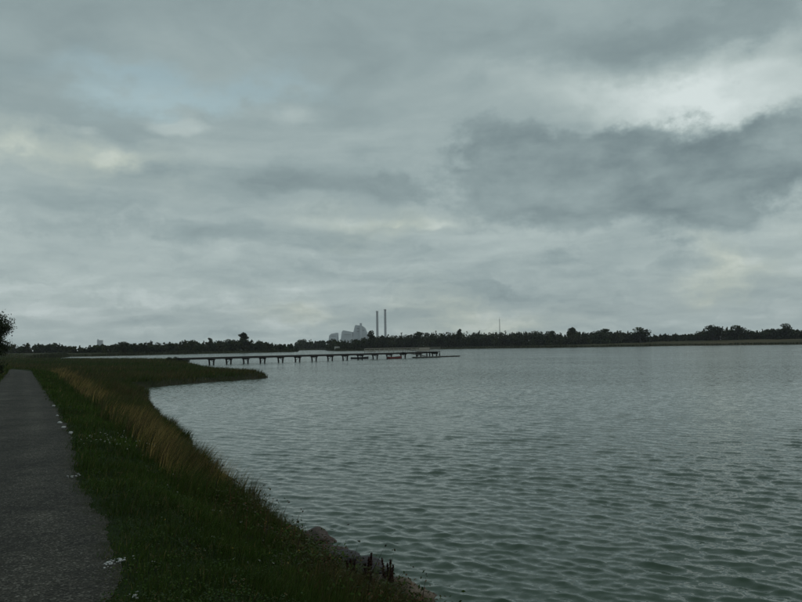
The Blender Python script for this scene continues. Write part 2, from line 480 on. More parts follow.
def path_mat():
    m = bpy.data.materials.new('gravelled_tarmac'); m.use_nodes = True; t = NT(m.node_tree); b = t.n['Principled BSDF']
    pos = t.new('ShaderNodeNewGeometry').outputs['Position']
    vo = t.new('ShaderNodeTexVoronoi'); vo.inputs['Scale'].default_value = 75; t.l.new(pos, vo.inputs['Vector'])
    sp = t.new('ShaderNodeSeparateColor'); t.l.new(vo.outputs['Color'], sp.inputs[0])
    chip = t.ramp(sp.outputs[0], [(0, (.017, .0165, .0130)), (.5, (.033, .031, .0245)), (.85, (.060, .056, .045)), (1, (.15, .143, .122))])
    big = t.noise(pos, .7, 6, .65); mid = t.noise(pos, 6, 5, .6)
    k = t.m('MULTIPLY', t.mapr(big, .3, .7, .62, 1.4), t.mapr(mid, .3, .7, .75, 1.25))
    ed = t.new('ShaderNodeAttribute'); ed.attribute_name = 'edge'; ed = ed.outputs['Fac']
    track = t.m('EXPONENT', t.m('MULTIPLY', t.m('POWER', t.m('DIVIDE', t.m('SUBTRACT', ed, .42), .2), 2.0), -1.0))
    k = t.m('MULTIPLY', k, t.m('ADD', .92, t.m('MULTIPLY', track, t.mapr(big, .35, .65, .05, .4))))
    base = t.vm('SCALE', chip, scale=k)
    # soil and moss trodden in from the verges, in uneven patches
    soil = t.m('MULTIPLY', t.mapr(t.m('ADD', ed, t.m('MULTIPLY', t.m('SUBTRACT', t.noise(pos, 2.2, 6, .7), .5), .9)), .72, 1.15, 0, 1, True), .7)
    base = t.mix(soil, base, t.vm('SCALE', t.mix(t.noise(pos, 11, 4, .6), (.022, .023, .012), (.033, .029, .018)), scale=t.mapr(mid, .3, .7, .7, 1.3)))
    t.l.new(base, b.inputs['Base Color'])
    b.inputs['Roughness'].default_value = .9; b.inputs['Specular IOR Level'].default_value = .2
    bn = t.new('ShaderNodeBump'); bn.inputs['Distance'].default_value = .006; bn.inputs['Strength'].default_value = 1
    t.l.new(t.m('ADD', t.m('SUBTRACT', 1, vo.outputs['Distance']), t.m('MULTIPLY', mid, 1.5)), bn.inputs['Height']); t.l.new(bn.outputs[0], b.inputs['Normal'])
    return m
obj('path', path_mesh(), path_mat(), kind='structure')

# ------------------------------------------------------------------ water
def water():
    th = np.concatenate([np.linspace(R(-24), R(38), 440), np.linspace(R(38), R(360 - 24), 70)[1:-1]])
    rad = np.concatenate([np.linspace(2.5, 6.5, 30, endpoint=False), np.exp(np.linspace(math.log(6.5), math.log(170), 810, endpoint=False)), np.exp(np.linspace(math.log(170), math.log(4300), 60))])
    n = len(th); TH, RR = np.meshgrid(th, rad); P = np.stack([np.sin(TH) * RR, np.cos(TH) * RR], -1).reshape(-1, 2); RR = RR.reshape(-1)
    i = np.arange(len(rad) - 1)[:, None] * n; j = np.arange(n)[None]; j2 = (j + 1) % n
    F = np.stack([i + j2, i + n + j2, i + n + j, i + j], -1).reshape(-1, 4)
    sdw = fields(P)[0]; F = F[(sdw[F] < 4.0 + .05 * RR[F]).any(1)]
    dth = np.where((TH.reshape(-1) < R(38)), R(62) / 440, R(4))
    cell = np.maximum(RR * .0040, RR * dth * .8)
    X = P.copy(); Z = np.zeros(len(P)); slope = 0
    r = np.random.RandomState(21)
    K = 110
    front = (RR < 200)
    idx = np.where(front)[0]; p = P[idx]; cl = cell[idx]
    dz = np.zeros(len(idx)); dx = np.zeros(len(idx)); dy = np.zeros(len(idx))
    gust = 0.85 + 0.22 * wob(p, 0.035, 31) + 0.12 * wob(p, .11, 32)
    for i in range(K):
        lam = 0.10 * (8 ** (r.rand() ** 1.15))          # 0.1 .. 0.8 m
        a = R(36) + r.randn() * R(24) + (R(8) if i % 3 else R(-26))
        k = 2 * math.pi / lam
        st = 0.028 * (1.15 if 0.16 < lam < 0.42 else 0.85 if lam < .16 else .6) * (0.6 + .8 * r.rand())   # slope amplitude of the component
        A = st / k
        ph = r.rand() * 6.283
        w = sstep(2.2, 4.5, lam / cl) * gust
        arg = k * (p[:, 0] * math.sin(a) + p[:, 1] * math.cos(a)) + ph
        dz += A * w * np.cos(arg)
        q = -A * w * np.sin(arg) * 1.0
        dx += q * math.sin(a); dy += q * math.cos(a)
    X[idx, 0] += dx; X[idx, 1] += dy; Z[idx] = dz
    farw = sstep(9, 70, RR)
    ku = np.unique(F); rm = np.zeros(len(P), np.int64); rm[ku] = np.arange(len(ku)); F = rm[F]; X, Z, farw = X[ku], Z[ku], farw[ku]
    me = mesh('water', np.column_stack([X, Z]), F, smooth=True, attrs={'far': farw})
    m = bpy.data.materials.new('lake_water'); m.use_nodes = True; t = NT(m.node_tree); b = t.n['Principled BSDF']
    pos = t.new('ShaderNodeNewGeometry'); nrm = pos.outputs['Normal']; ps = pos.outputs['Position']
    fa = t.new('ShaderNodeAttribute'); fa.attribute_name = 'far'; fa = fa.outputs['Fac']
    def wav(sc_, sx, off):
        mp = t.new('ShaderNodeMapping'); t.l.new(ps, mp.inputs[0]); mp.inputs['Rotation'].default_value = (0, 0, R(45)); mp.inputs['Scale'].default_value = (sx, 1, 1); mp.inputs['Location'].default_value = (off, off, 0)
        return t.vm('SUBTRACT', t.noise(mp.outputs[0], sc_, 3, .55, 'Color'), (.5, .5, .5))
    gust = t.noise(ps, .035, 4, .6)
    g = t.mapr(gust, .3, .7, .65, 1.3)
    fine = t.vm('SCALE', wav(15, .7, 0), scale=t.m('MULTIPLY', g, 0.30))
    mid = t.vm('SCALE', wav(4.5, .6, 5), scale=t.m('MULTIPLY', t.m('MULTIPLY', g, fa), 0.85))
    s = t.vm('MULTIPLY', t.vm('ADD', fine, mid), (1, 1, 0))
    # the steep faces of the unresolved wavelets look towards the near shore
    s = t.vm('ADD', s, t.vm('SCALE', (0.0, -1.0, 0.0), scale=t.m('MULTIPLY', fa, 0.05)))
    t.l.new(t.vm('NORMALIZE', t.vm('ADD', nrm, s)), b.inputs['Normal'])
    b.inputs['Base Color'].default_value = (.036, .062, .039, 1)
    b.inputs['IOR'].default_value = 1.333
    b.inputs['Roughness'].default_value = 0.06
    obj('water', me, m, kind='structure')
water()

# ------------------------------------------------------------------ blades
def blades(pos, h, w, lean, ldir, col, bend=0.55):
    n = len(pos); a = rs.rand(n) * 6.283
    sx = np.column_stack([np.cos(a), np.sin(a), np.zeros(n)]) * (w / 2)[:, None]
    L = np.column_stack([np.cos(ldir), np.sin(ldir), np.zeros(n)]) * (lean * h)[:, None]
    up = np.column_stack([np.zeros((n, 2)), h * np.sqrt(np.maximum(1 - lean ** 2 * .7, .1))])
    mid = pos + up * .55 + L * .30; tip = pos + up + L
    V = np.stack([pos - sx, pos + sx, mid - sx * .7, mid + sx * .7, tip], 1).reshape(-1, 3)
    b = np.arange(n)[:, None] * 5
    F = np.concatenate([b + np.array([[0, 1, 3]]), b + np.array([[0, 3, 2]]), b + np.array([[2, 3, 4]])], 0)
    C = np.repeat(col, 5, 0).reshape(n, 5, 3).copy()
    return V, F, C.reshape(-1, 3)

def leaves(pos, size, col, flat=0.5, asp=1.6):
    """small leaf quads with random tilt"""
    n = len(pos); a = rs.rand(n) * 6.283; t = (rs.rand(n) - .5) * math.pi * (1 - flat)
    b = rs.randn(n) * .6
    d1 = np.column_stack([np.cos(a) * np.cos(t), np.sin(a) * np.cos(t), np.sin(t)])
    d2 = np.column_stack([-np.sin(a) * np.cos(b), np.cos(a) * np.cos(b), np.sin(b)])
    s = np.asarray(size) * np.ones(n)
    l = d1 * (s * asp / 2)[:, None]; w = d2 * (s / 2)[:, None]
    V = np.stack([pos - l, pos + w, pos + l, pos - w], 1).reshape(-1, 3)
    q = np.arange(n)[:, None] * 4
    F = np.concatenate([q + np.array([[0, 1, 2]]), q + np.array([[0, 2, 3]])], 0)
    return V, F, np.repeat(col, 4, 0)

def join(parts):
    V, F, C = [], [], []; o = 0
    for v_, f_, c_ in parts: V.append(v_); F.append(f_ + o); C.append(c_); o += len(v_)
    return np.concatenate(V), np.concatenate(F), np.concatenate(C)

def pick(n, cols, wts):
    i = rs.choice(len(cols), n, p=np.array(wts) / sum(wts)); c = np.array(cols)[i]
    return c * (1 + .25 * rs.randn(n, 1)).clip(.5, 1.7)

G1, G2, G3 = (.026, .054, .006), (.038, .064, .010), (.055, .063, .016)
STRAW, TAN, RUST, OLV = (.16, .12, .048), (.25, .18, .060), (.085, .050, .024), (.052, .052, .016)

def sample_uv(n, u0, u1, v0, v1, power=1.6):
    """points with density falling off with u"""
    k = 1 - power; x = rs.rand(n)
    u = (u0 ** k + x * (u1 ** k - u0 ** k)) ** (1 / k)
    return u, v0 + rs.rand(n) * (v1 - v0)

WIND = math.atan2(N[1], N[0])
def verge():
    n = 150000
    u, v = sample_uv(n, 3.2, 95, 0.1, 3.4, 1.55)
    p = u[:, None] * T + v[:, None] * N
    e = edge_v(u)
    ok = v > e - 0.02 + .06 * rs.randn(n)
    ok &= (rs.rand(n) < 1 - .75 * sstep(1.9, 3.0, v + .35 * wob(p, .3, 41)))
    u, v, p = u[ok], v[ok], p[ok]; n = len(u)
    z = height(p); d = np.hypot(p[:, 0], p[:, 1])
    s = np.maximum(d / 7, .8)
    cl = wob(p, .8, 42)
    h = (.055 + .05 * rs.rand(n)) * (1 + .45 * sstep(1.0, 2.6, v)) * (1 + .35 * cl.clip(-1, 1.5)) * s ** .25
    h *= np.where(v < edge_v(u) + .12, .6, 1)
    w = .005 * s ** .9 * (.7 + .6 * rs.rand(n))
    col = pick(n, [G1, G2, G3, OLV, STRAW], [5, 4, 1.3, .8, .22])
    col *= (1 + .22 * wob(p, .35, 43))[:, None].clip(.55, 1.5)
    return blades(np.column_stack([p, z - .01]), h, w, .15 + .6 * rs.rand(n), WIND + rs.randn(n) * 1.4, col)
def leftverge():
    n = 26000
    u, v = sample_uv(n, 4, 95, -7, -1.1, 1.3)
    p = u[:, None] * T + v[:, None] * N; z = height(p); d = np.hypot(p[:, 0], p[:, 1]); s = np.maximum(d / 7, .8)
    col = pick(n, [G1, G2, G3, OLV, STRAW], [4, 3, 2, 2, .8])
    return blades(np.column_stack([p, z - .01]), (.10 + .25 * rs.rand(n)) * s ** .2, .006 * s ** .9, .2 + .5 * rs.rand(n), WIND + rs.randn(n), col)
def clover():
    m = 1500; u, v = sample_uv(m, 3.4, 40, .3, 2.6, 1.6); p = u[:, None] * T + v[:, None] * N
    ok = (v > edge_v(u) + .02) & (wob(p, .45, 45) > -.1); p = p[ok]; z = height(p); m = len(p); k = 16
    sp = .03 + .05 * rs.rand(m); q = rs.randn(m * k, 3) * np.repeat(np.column_stack([sp, sp, sp * 0]), k, 0); q[:, 2] = .03 + .05 * rs.rand(m * k)
    cc = np.repeat(pick(m, [G1, G2, (.03, .055, .018), (.06, .05, .02)], [4, 4, 3, .8]), k, 0)
    d = np.repeat(np.hypot(p[:, 0], p[:, 1]), k)
    return leaves(np.repeat(np.column_stack([p, z]), k, 0) + q, (.009 + .011 * rs.rand(m * k)) * np.maximum(d / 9, .8) ** .6, cc, .7, 1.3)
V, F, C = join([verge(), leftverge(), clover()])
obj('verge_grass', mesh('verge_grass', V, F, C), M_grass, label='short dark green grass along both sides of the path', cat='grass', kind='stuff')

def dry():
    """tall straw coloured grass on the shoulder of the bank"""
    n = 60000
    u, v = sample_uv(n, 10.5, 110, 1.9, 5.2, 1.5)
    p = u[:, None] * T + v[:, None] * N
    c = 2.55 + .012 * (u - 12) + .25 * wob(p, .12, 51)
    m = np.exp(-((v - c) / (.42 + .006 * u)) ** 2) * sstep(-.35, .55, wob(p, .20, 52) + .3 + .4 * wob(p, .7, 54)) * sstep(10.8, 12.8, u + .6 * (v - 2.5))
    ok = rs.rand(n) < m; u, v, p = u[ok], v[ok], p[ok]; n = len(u)
    z = height(p); d = np.hypot(p[:, 0], p[:, 1]); s = np.maximum(d / 12, 1)
    tf = wob(p, .55, 53)
    h = (.32 + .30 * rs.rand(n)) * (1 + .22 * tf.clip(-1.2, 1.4))
    col = pick(n, [TAN, STRAW, RUST, OLV], [6, 3, .8, .6])
    alt = pick(n, [RUST, OLV, G3, STRAW], [2, 3, 3, 1]); sw = rs.rand(n) < sstep(.0, .9, wob(p, .33, 55) - .1); col[sw] = alt[sw]
    return blades(np.column_stack([p, z - .02]), h, .0065 * s ** .9 * (.7 + .6 * rs.rand(n)), .25 + .4 * rs.rand(n), WIND + rs.randn(n) * .55, col)
V, F, C = dry()
obj('dry_grass', mesh('dry_grass', V, F, C), M_grass, label='tall straw coloured grass on the shoulder of the bank', cat='grass', kind='stuff')

def weeds():
    out = []
    # grass mixed with brownish stems
    n = 90000
    u, v = sample_uv(n, 5.0, 60, 1.7, 5.6, 1.6)
    p = u[:, None] * T + v[:, None] * N
    z, sd, pd, _, _, _ = height(p, True)
    ok = (sd > .25) & (rs.rand(n) < sstep(1.7, 2.7, v + .3 * wob(p, .35, 61))) & (rs.rand(n) < sstep(.15, .75, sd))
    u, v, p, z, sd = u[ok], v[ok], p[ok], z[ok], sd[ok]; n = len(u)
    d = np.hypot(p[:, 0], p[:, 1]); s = np.maximum(d / 9, .9)
    cl = wob(p, .5, 62); tall = sstep(10.2, 11.8, u)
    h = (.10 + .16 * rs.rand(n)) * (1 + .5 * cl.clip(-1, 1.4)) * (1 + .95 * tall) * (.55 + .45 * sstep(.2, 1.2, sd))
    pal = wob(p, .3, 63)
    ca = pick(n, [G3, OLV, RUST, STRAW, (.07, .055, .03)], [3, 4, 2.2, 1.3, 2.5]); cb = pick(n, [G1, G2, G3, OLV], [4, 4, 3, 1])
    wsel = (rs.rand(n) < sstep(-.6, .7, pal + .1))[:, None]
    out.append(blades(np.column_stack([p, z - .02]), h, .0055 * s ** .9 * (.7 + .6 * rs.rand(n)), .15 + .55 * rs.rand(n), WIND + rs.randn(n) * .9, np.where(wsel, ca, cb)))
    # broad-leaved herbs in clumps
    m = 900
    u, v = sample_uv(m, 5.2, 45, 1.9, 4.6, 1.5); p = u[:, None] * T + v[:, None] * N
    z, sd, *_ = height(p, True); ok = (sd > .5) & (v > 2.1 + .5 * rs.rand(m)); p, z = p[ok], z[ok]; m = len(p)
    k = 26
    sp = .06 + .10 * rs.rand(m); hh = .10 + .22 * rs.rand(m)
    pp = np.repeat(np.column_stack([p, z]), k, 0)
    q = rs.randn(m * k, 3) * np.repeat(np.column_stack([sp, sp, sp * 0]), k, 0); q[:, 2] = np.repeat(hh, k) * rs.rand(m * k) ** .7
    cc = np.repeat(pick(m, [G1, G2, OLV, RUST, (.05, .06, .03)], [3, 3, 3, 1.2, 2]), k, 0) * (1 + .2 * rs.randn(m * k, 1)).clip(.5, 1.6)
    dd = np.repeat(np.hypot(p[:, 0], p[:, 1]), k)
    out.append(leaves(pp + q, (.012 + .016 * rs.rand(m * k)) * np.maximum(dd / 11, 1) ** .6, cc, .45, 2.0))
    # thin stems with dark seed heads that stand out against the water
    ms = 150
    u, v = sample_uv(ms, 6.5, 34, 2.3, 4.0, 1.4); p = u[:, None] * T + v[:, None] * N; z, sd, *_ = height(p, True); ok = sd > 1.0; p, z = p[ok], z[ok]; ms = len(p)
    h = .30 + .28 * rs.rand(ms); ld = WIND + rs.randn(ms) * 1.0; le = .1 + .3 * rs.rand(ms)
    base = np.column_stack([p, z]); cst = pick(ms, [RUST, (.04, .03, .02), OLV], [2, 3, 2])
    out.append(blades(base, h, np.full(ms, .014), le, ld, cst))
    tip = base + np.column_stack([np.cos(ld) * le * h, np.sin(ld) * le * h, h * np.sqrt(1 - le ** 2 * .7)])
    kk = 4; tp = np.repeat(tip, kk, 0) + rs.randn(ms * kk, 3) * .006
    out.append(leaves(tp, .013 + .010 * rs.rand(ms * kk), np.repeat(cst * .8, kk, 0), .2, 1.2))
    return join(out)
V, F, C = weeds()
obj('bank_weeds', mesh('bank_weeds', V, F, C), M_grass, label='rough brown and green weeds covering the slope down to the water', cat='weeds', kind='stuff')

def meadow():
    """salt meadow of the low spit, out to the inlet"""
    out = []
    n = 290000
    # uniform in angle, density falling with distance
    az = np.interp(rs.rand(n), [0, 1], [R(-34), R(-6)]); k = 1 - 1.35; x = rs.rand(n)
    rr = (26 ** k + x * (480 ** k - 26 ** k)) ** (1 / k)
    p = np.column_stack([np.sin(az) * rr, np.cos(az) * rr])
    z, sd, pd, u, v, r = height(p, True)
    ok = (sd > .1) & np.where(v > 0, (pd > 3.6 + .8 * rs.rand(n)) & (z < 1.3), pd > 2.0 + .6 * rs.rand(n))
    p, z, sd, rr, v = p[ok], z[ok], sd[ok], rr[ok], v[ok]; n = len(p)
    s = rr / 30; cl = wob(p, .16, 71) * .6 + wob(p, .05, 72) * .5
    h = (.28 + .28 * rs.rand(n)) * (1 + .4 * cl.clip(-1.2, 1.4)) * (.7 + .3 * sstep(.1, 2, sd))
    pal = wob(p, .04, 73) + .5 * wob(p, .15, 74)
    ca = pick(n, [OLV, G3, (.07, .062, .028), STRAW, RUST], [4, 3, 3, .5, 1.0]); cb = pick(n, [G1, G2, (.034, .05, .016), OLV], [4, 3, 4, 3])
    col = np.where((rs.rand(n) < sstep(-.8, 1.0, pal))[:, None], ca, cb)
    return blades(np.column_stack([p, z - .03]), h, .016 * s ** .9 * (.7 + .6 * rs.rand(n)), .2 + .5 * rs.rand(n), WIND + rs.randn(n) * .8, col)
V, F, C = meadow()
obj('meadow_grass', mesh('meadow_grass', V, F, C), M_grass, label='dark olive meadow grass on the low spit', cat='grass', kind='stuff')

def far_reeds():
    """reed fringe along the far shore"""
    pts = []
    seq = LAKE[len(near) - 3:len(near) + 22]
    for a, b in zip(seq, seq[1:]):
        L = np.hypot(*(b - a)); n = int(L * 40); t_ = rs.rand(n)
        pts.append(a + t_[:, None] * (b - a) + rs.randn(n, 2) * 3.0)
    p = np.concatenate(pts); z, sd, *_ = height(p, True); ok = (sd > .3) & (sd < 14); p, z = p[ok], z[ok]; n = len(p)
    h = (1.0 + .8 * rs.rand(n)) * (1 + .25 * wob(p, .02, 81)).clip(.4, 1.6)
    col = pick(n, [(.034, .040, .018), (.05, .048, .022), (.028, .036, .014)], [3, 2, 3])
    return blades(np.column_stack([p, z - .05]), h, .14 + .12 * rs.rand(n), .1 + .2 * rs.rand(n), rs.rand(n) * 6.28, col)
V, F, C = far_reeds()
obj('shore_reeds', mesh('shore_reeds', V, F, C), M_grass, label='dark reed fringe along the far shore', cat='reeds', kind='stuff')

# ------------------------------------------------------------------ wild flowers
def flowers():
    out = []; pos = []; cl = []
    W, Y = (.36, .37, .32), (.34, .26, .05)
    def add(px, py, n, sx, sy, c):
        for _ in range(n):
            q = pix(px + rs.randn() * sx, py + rs.randn() * sy); pos.append((q.x, q.y, q.z)); cl.append(c)
    add(112, 448, 46, 16, 3.2, W); add(150, 455, 16, 16, 4, W)
    add(225, 530, 10, 26, 16, W); add(250, 545, 9, 30, 18, Y); add(300, 560, 7, 30, 14, Y); add(176, 489, 3, 5, 4, W); add(200, 575, 5, 40, 10, W); add(330, 580, 4, 24, 8, Y)
    p = np.array(pos); c = np.array(cl); n = len(p)
    h = .08 + .14 * rs.rand(n); ld = rs.rand(n) * 6.28; le = .2 * rs.rand(n)
    out.append(blades(p, h, np.full(n, .004), le, ld, np.tile((.04, .06, .02), (n, 1))))
    tip = p + np.column_stack([np.cos(ld) * le * h, np.sin(ld) * le * h, h * np.sqrt(1 - le ** 2 * .7)])
    d = np.hypot(p[:, 0], p[:, 1])
    for k in range(4):
        out.append(leaves(tip + rs.randn(n, 3) * .006, (.007 + .008 * rs.rand(n)) * (d / 9) ** .5, c * (.8 + .3 * rs.rand(n, 1)), .75, 1.2))
    return join(out)
V, F, C = flowers()
obj('wild_flowers', mesh('wild_flowers', V, F, C), M_grass, label='scattered small white and yellow flowers in the bank grass', cat='flowers', kind='stuff')

# ------------------------------------------------------------------ stones
def rock_mesh(name, seed, sub=3, rough=.22):
    bm = bmesh.new(); bmesh.ops.create_icosphere(bm, subdivisions=sub, radius=1.0)
    r = np.random.RandomState(seed); V = np.array([v.co[:] for v in bm.verts]); D = np.ones(len(V))
    for i in range(9):                                   # chop by planes for facets
        n = r.randn(3); n /= np.linalg.norm(n); c = .62 + .3 * r.rand(); dd = V @ n
        V = V - np.maximum(dd - c, 0)[:, None] * n * .85
    for i in range(16):
        k = r.randn(3) * (2 + 5 * r.rand()); D += rough / (1 + np.linalg.norm(k) * .5) * np.sin(V @ k + r.rand() * 6.28)
    V = V * D[:, None]
    for v, c in zip(bm.verts, V): v.co = c
    for f in bm.faces: f.smooth = True
    m = bpy.data.meshes.new(name); bm.to_mesh(m); bm.free(); return m

ROCKS = []
for k_ in range(5):
    ROCKS.append([rock_mesh('boulder', 100 + k_) for _ in range(3)])
def boulder(px, py, size, var, mat, rz, label, sink=.55, flat=.48):
    q = pix(px, py)
    me = ROCKS[var][mat]
    o = obj('boulder', me, M_stone[mat], label=label, cat='boulder', group='boulders along the foot of the bank')
    o.scale = (size * 1.3, size * .8, size * flat); o.rotation_euler = (.1 * var - .15, .08, 2.02 + (rz - 1) * .35)
    o.location = (q.x, q.y, max(q.z, -.1) + size * flat * (1 - sink) * .55)
boulder(320, 541, .33, 2, 0, 1.2, 'pinkish brown boulder at the water edge, farthest of the row', .75)
boulder(341, 562, .30, 1, 1, 1.3, 'dark purplish grey boulder half hidden by weeds behind the pinkish boulder')
boulder(371, 574, .33, 2, 1, 2.2, 'dark grey boulder standing in the water edge behind the dock spikes')
boulder(407, 599, .38, 3, 2, .9, 'tan boulder at the water edge, nearest to the bottom of the photo', .6)
boulder(331, 551, .24, 4, 0, 1.6, 'brownish boulder wedged between the pinkish and the purplish grey boulder')
boulder(388, 585, .22, 4, 0, .2, 'small brownish boulder between the dark grey and the tan boulder')

# pale stones that mark the edge of the path
cs = [rock_mesh('pale_stone', 200 + k, 2, .2) for k in range(3)]
for i, (px, py, s, lab) in enumerate([
    (54, 407, .075, 'farthest of the small pale stones in a row at the path edge'),
    (57.5, 417, .06, 'second farthest small pale stone at the path edge'),
    (60, 424.5, .085, 'broad pale stone at the path edge, middle of the row'),
    (63.5, 429, .075, 'low pale stone at the path edge just before the nearest of the row'),
    (70.5, 434.5, .07, 'nearest of the small pale stones in a row at the path edge')]):
    q = pix(px, py)
    o = obj('pale_stone', cs[i % 3], M_chalk, label=lab, cat='stone', group='pale stones along the path edge')
    o.location = (q.x, q.y, 1.41 + s * .3); s *= .58; o.scale = (s * 1.2, s, s * .7); o.rotation_euler = (0, 0, i * 1.3)

def chips(name, centres, label, mat, smin, smax):
    """loose chippings joined in one mesh"""
    base = rock_mesh('tmp', 300, 1, .25); bv = np.array([v.co[:] for v in base.vertices]); bf = np.array([p.vertices[:] for p in base.polygons]); bpy.data.meshes.remove(base)
    n = len(centres); s = smin + (smax - smin) * rs.rand(n) ** 2.2
    a = rs.rand(n) * 6.283; V = np.empty((n, len(bv), 3))
    sc3 = np.column_stack([s * (.8 + .5 * rs.rand(n)), s * (.7 + .4 * rs.rand(n)), s * (.4 + .3 * rs.rand(n))])
    q = bv[None] * sc3[:, None]
    V[..., 0] = q[..., 0] * np.cos(a)[:, None] - q[..., 1] * np.sin(a)[:, None]
    V[..., 1] = q[..., 0] * np.sin(a)[:, None] + q[..., 1] * np.cos(a)[:, None]; V[..., 2] = q[..., 2]
    V += centres[:, None]
    F = (bf[None] + (np.arange(n) * len(bv))[:, None, None]).reshape(-1, 3)
    return obj(name, mesh(name, V.reshape(-1, 3), F), mat, label=label, cat='gravel', kind='stuff')
q = pix(116, 566); n = 40
c = np.column_stack([q.x + rs.randn(n) * .035 - .02 * rs.rand(n), q.y + rs.randn(n) * .075, np.full(n, 1.428)])
c2 = pix(74, 478); n2 = 14
c = np.vstack([c, np.column_stack([c2.x + rs.randn(n2) * .05, c2.y + rs.randn(n2) * .12, np.full(n2, 1.425)])])
c3 = pix(136, 600); c = np.vstack([c, np.column_stack([c3.x + rs.randn(9) * .03, c3.y + rs.randn(9) * .04, np.full(9, 1.425)])])
chips('white_chippings', c, 'little heap of white chippings where the path meets the grass', M_chalk, .006, .022)
M_grit = pmat('grit', (.09, .088, .08), .9, .6, 25, 0, None, .2, False)
n = 5500; u, v = sample_uv(n, 3.6, 30, -1.15, .9, 1.7); e = edge_v(u); ok = v < e + .05; u, v, e = u[ok], v[ok], e[ok]
ok = rs.rand(len(u)) < .25 + .75 * np.exp(-np.abs(v - e) / .25); u, v, e = u[ok], v[ok], e[ok]
p = u[:, None] * T + v[:, None] * N
wv = np.clip((v + 1.2) / (e + 1.22) * 2 - 1, -1, 1)
chips('path_gravel', np.column_stack([p, 1.411 + .02 * (1 - wv ** 2) + .003]), 'loose grey grit lying on the path', M_grit, .003, .010)

# ------------------------------------------------------------------ dock plants with dark seed spikes
def dock(px, py, hgt, label, nsp, seed):
    r = np.random.RandomState(seed); q = pix(px, py)
    root = empty('dock_plant', q, r.rand() * 6, label, 'plant', 'dock plants at the foot of the bank')
    cst = np.array([.050, .024, .018])
    for i in range(nsp):
        a = r.rand() * 6.28; ln = .06 + .12 * r.rand(); h = hgt * (.65 + .35 * r.rand()); b = Vector((r.randn() * .02, r.randn() * .02, -.03))
        tip = b + Vector((math.cos(a) * ln * h, math.sin(a) * ln * h, h)); mid = b.lerp(tip, .5) + Vector((0, 0, .0))
        st = MB().tube([b, mid, tip], [.005, .004, .002], 5).me('stem')
        obj('stem', st, M_dock, root)
        n = 280; t_ = .38 + .62 * r.rand(n) ** .8
        pts = np.array(b)[None] + t_[:, None] * np.array(tip - b)[None] + r.randn(n, 3) * (.016 * (1.25 - t_))[:, None]
        global rs
        V, F, C = leaves(pts, .010 + .010 * r.rand(n), np.tile(cst, (n, 1)) * (.6 + .8 * r.rand(n, 1)), .3, 1.1)
        obj('seed_spike', mesh('seed_spike', V, F, C), M_leaf, root, kind='stuff')
    for i in range(5):
        a = r.rand() * 6.28; L = .16 + .12 * r.rand(); w = .035
        m = []
        for k in range(6):
            t_ = k / 5; rad = L * t_; zz = .02 + .16 * math.sin(t_ * 2.2); ww = w * math.sin(math.pi * min(t_ * .9 + .08, 1)) + .002
            m += [(math.cos(a) * rad - math.sin(a) * ww, math.sin(a) * rad + math.cos(a) * ww, zz), (math.cos(a) * rad, math.sin(a) * rad, zz - .012), (math.cos(a) * rad + math.sin(a) * ww, math.sin(a) * rad - math.cos(a) * ww, zz)]
        F = []
        for k in range(5):
            F += [(k * 3, k * 3 + 1, k * 3 + 4, k * 3 + 3), (k * 3 + 1, k * 3 + 2, k * 3 + 5, k * 3 + 4)]
        obj('leaf', mesh('leaf', m, np.array(F), np.tile((.045, .055, .022), (18, 1)), True), M_leaf, root)
M_dock = pmat('dock_stem', (.05, .026, .02), .8, .3, 20)
dock(367, 585, .42, 'dark dock plant with upright seed spikes at the bottom left of the boulders', 4, 1)
dock(350, 583, .36, 'low reddish dock plant in the weeds left of the other dock plants', 3, 2)
dock(390, 601, .50, 'tall reddish dock plant in front of the tan boulder', 5, 3)
dock(377, 600, .36, 'dark dock plant at the photo bottom between two taller ones', 3, 4)

# ------------------------------------------------------------------ trees
def crown_pts(r, n, blobs, shell=.55):
    w = np.array([b[3] ** 2 for b in blobs]); i = r.choice(len(blobs), n, p=w / w.sum()); B = np.array(blobs)[i]
    d = r.randn(n, 3); d /= np.linalg.norm(d, axis=1)[:, None]
    rad = (shell + (1 - shell) * r.rand(n)) ** .7 * np.where(r.rand(n) < .12, 1.12, 1)
    return B[:, :3] + d * (rad * B[:, 3])[:, None] * np.array([1, 1, .85]), i

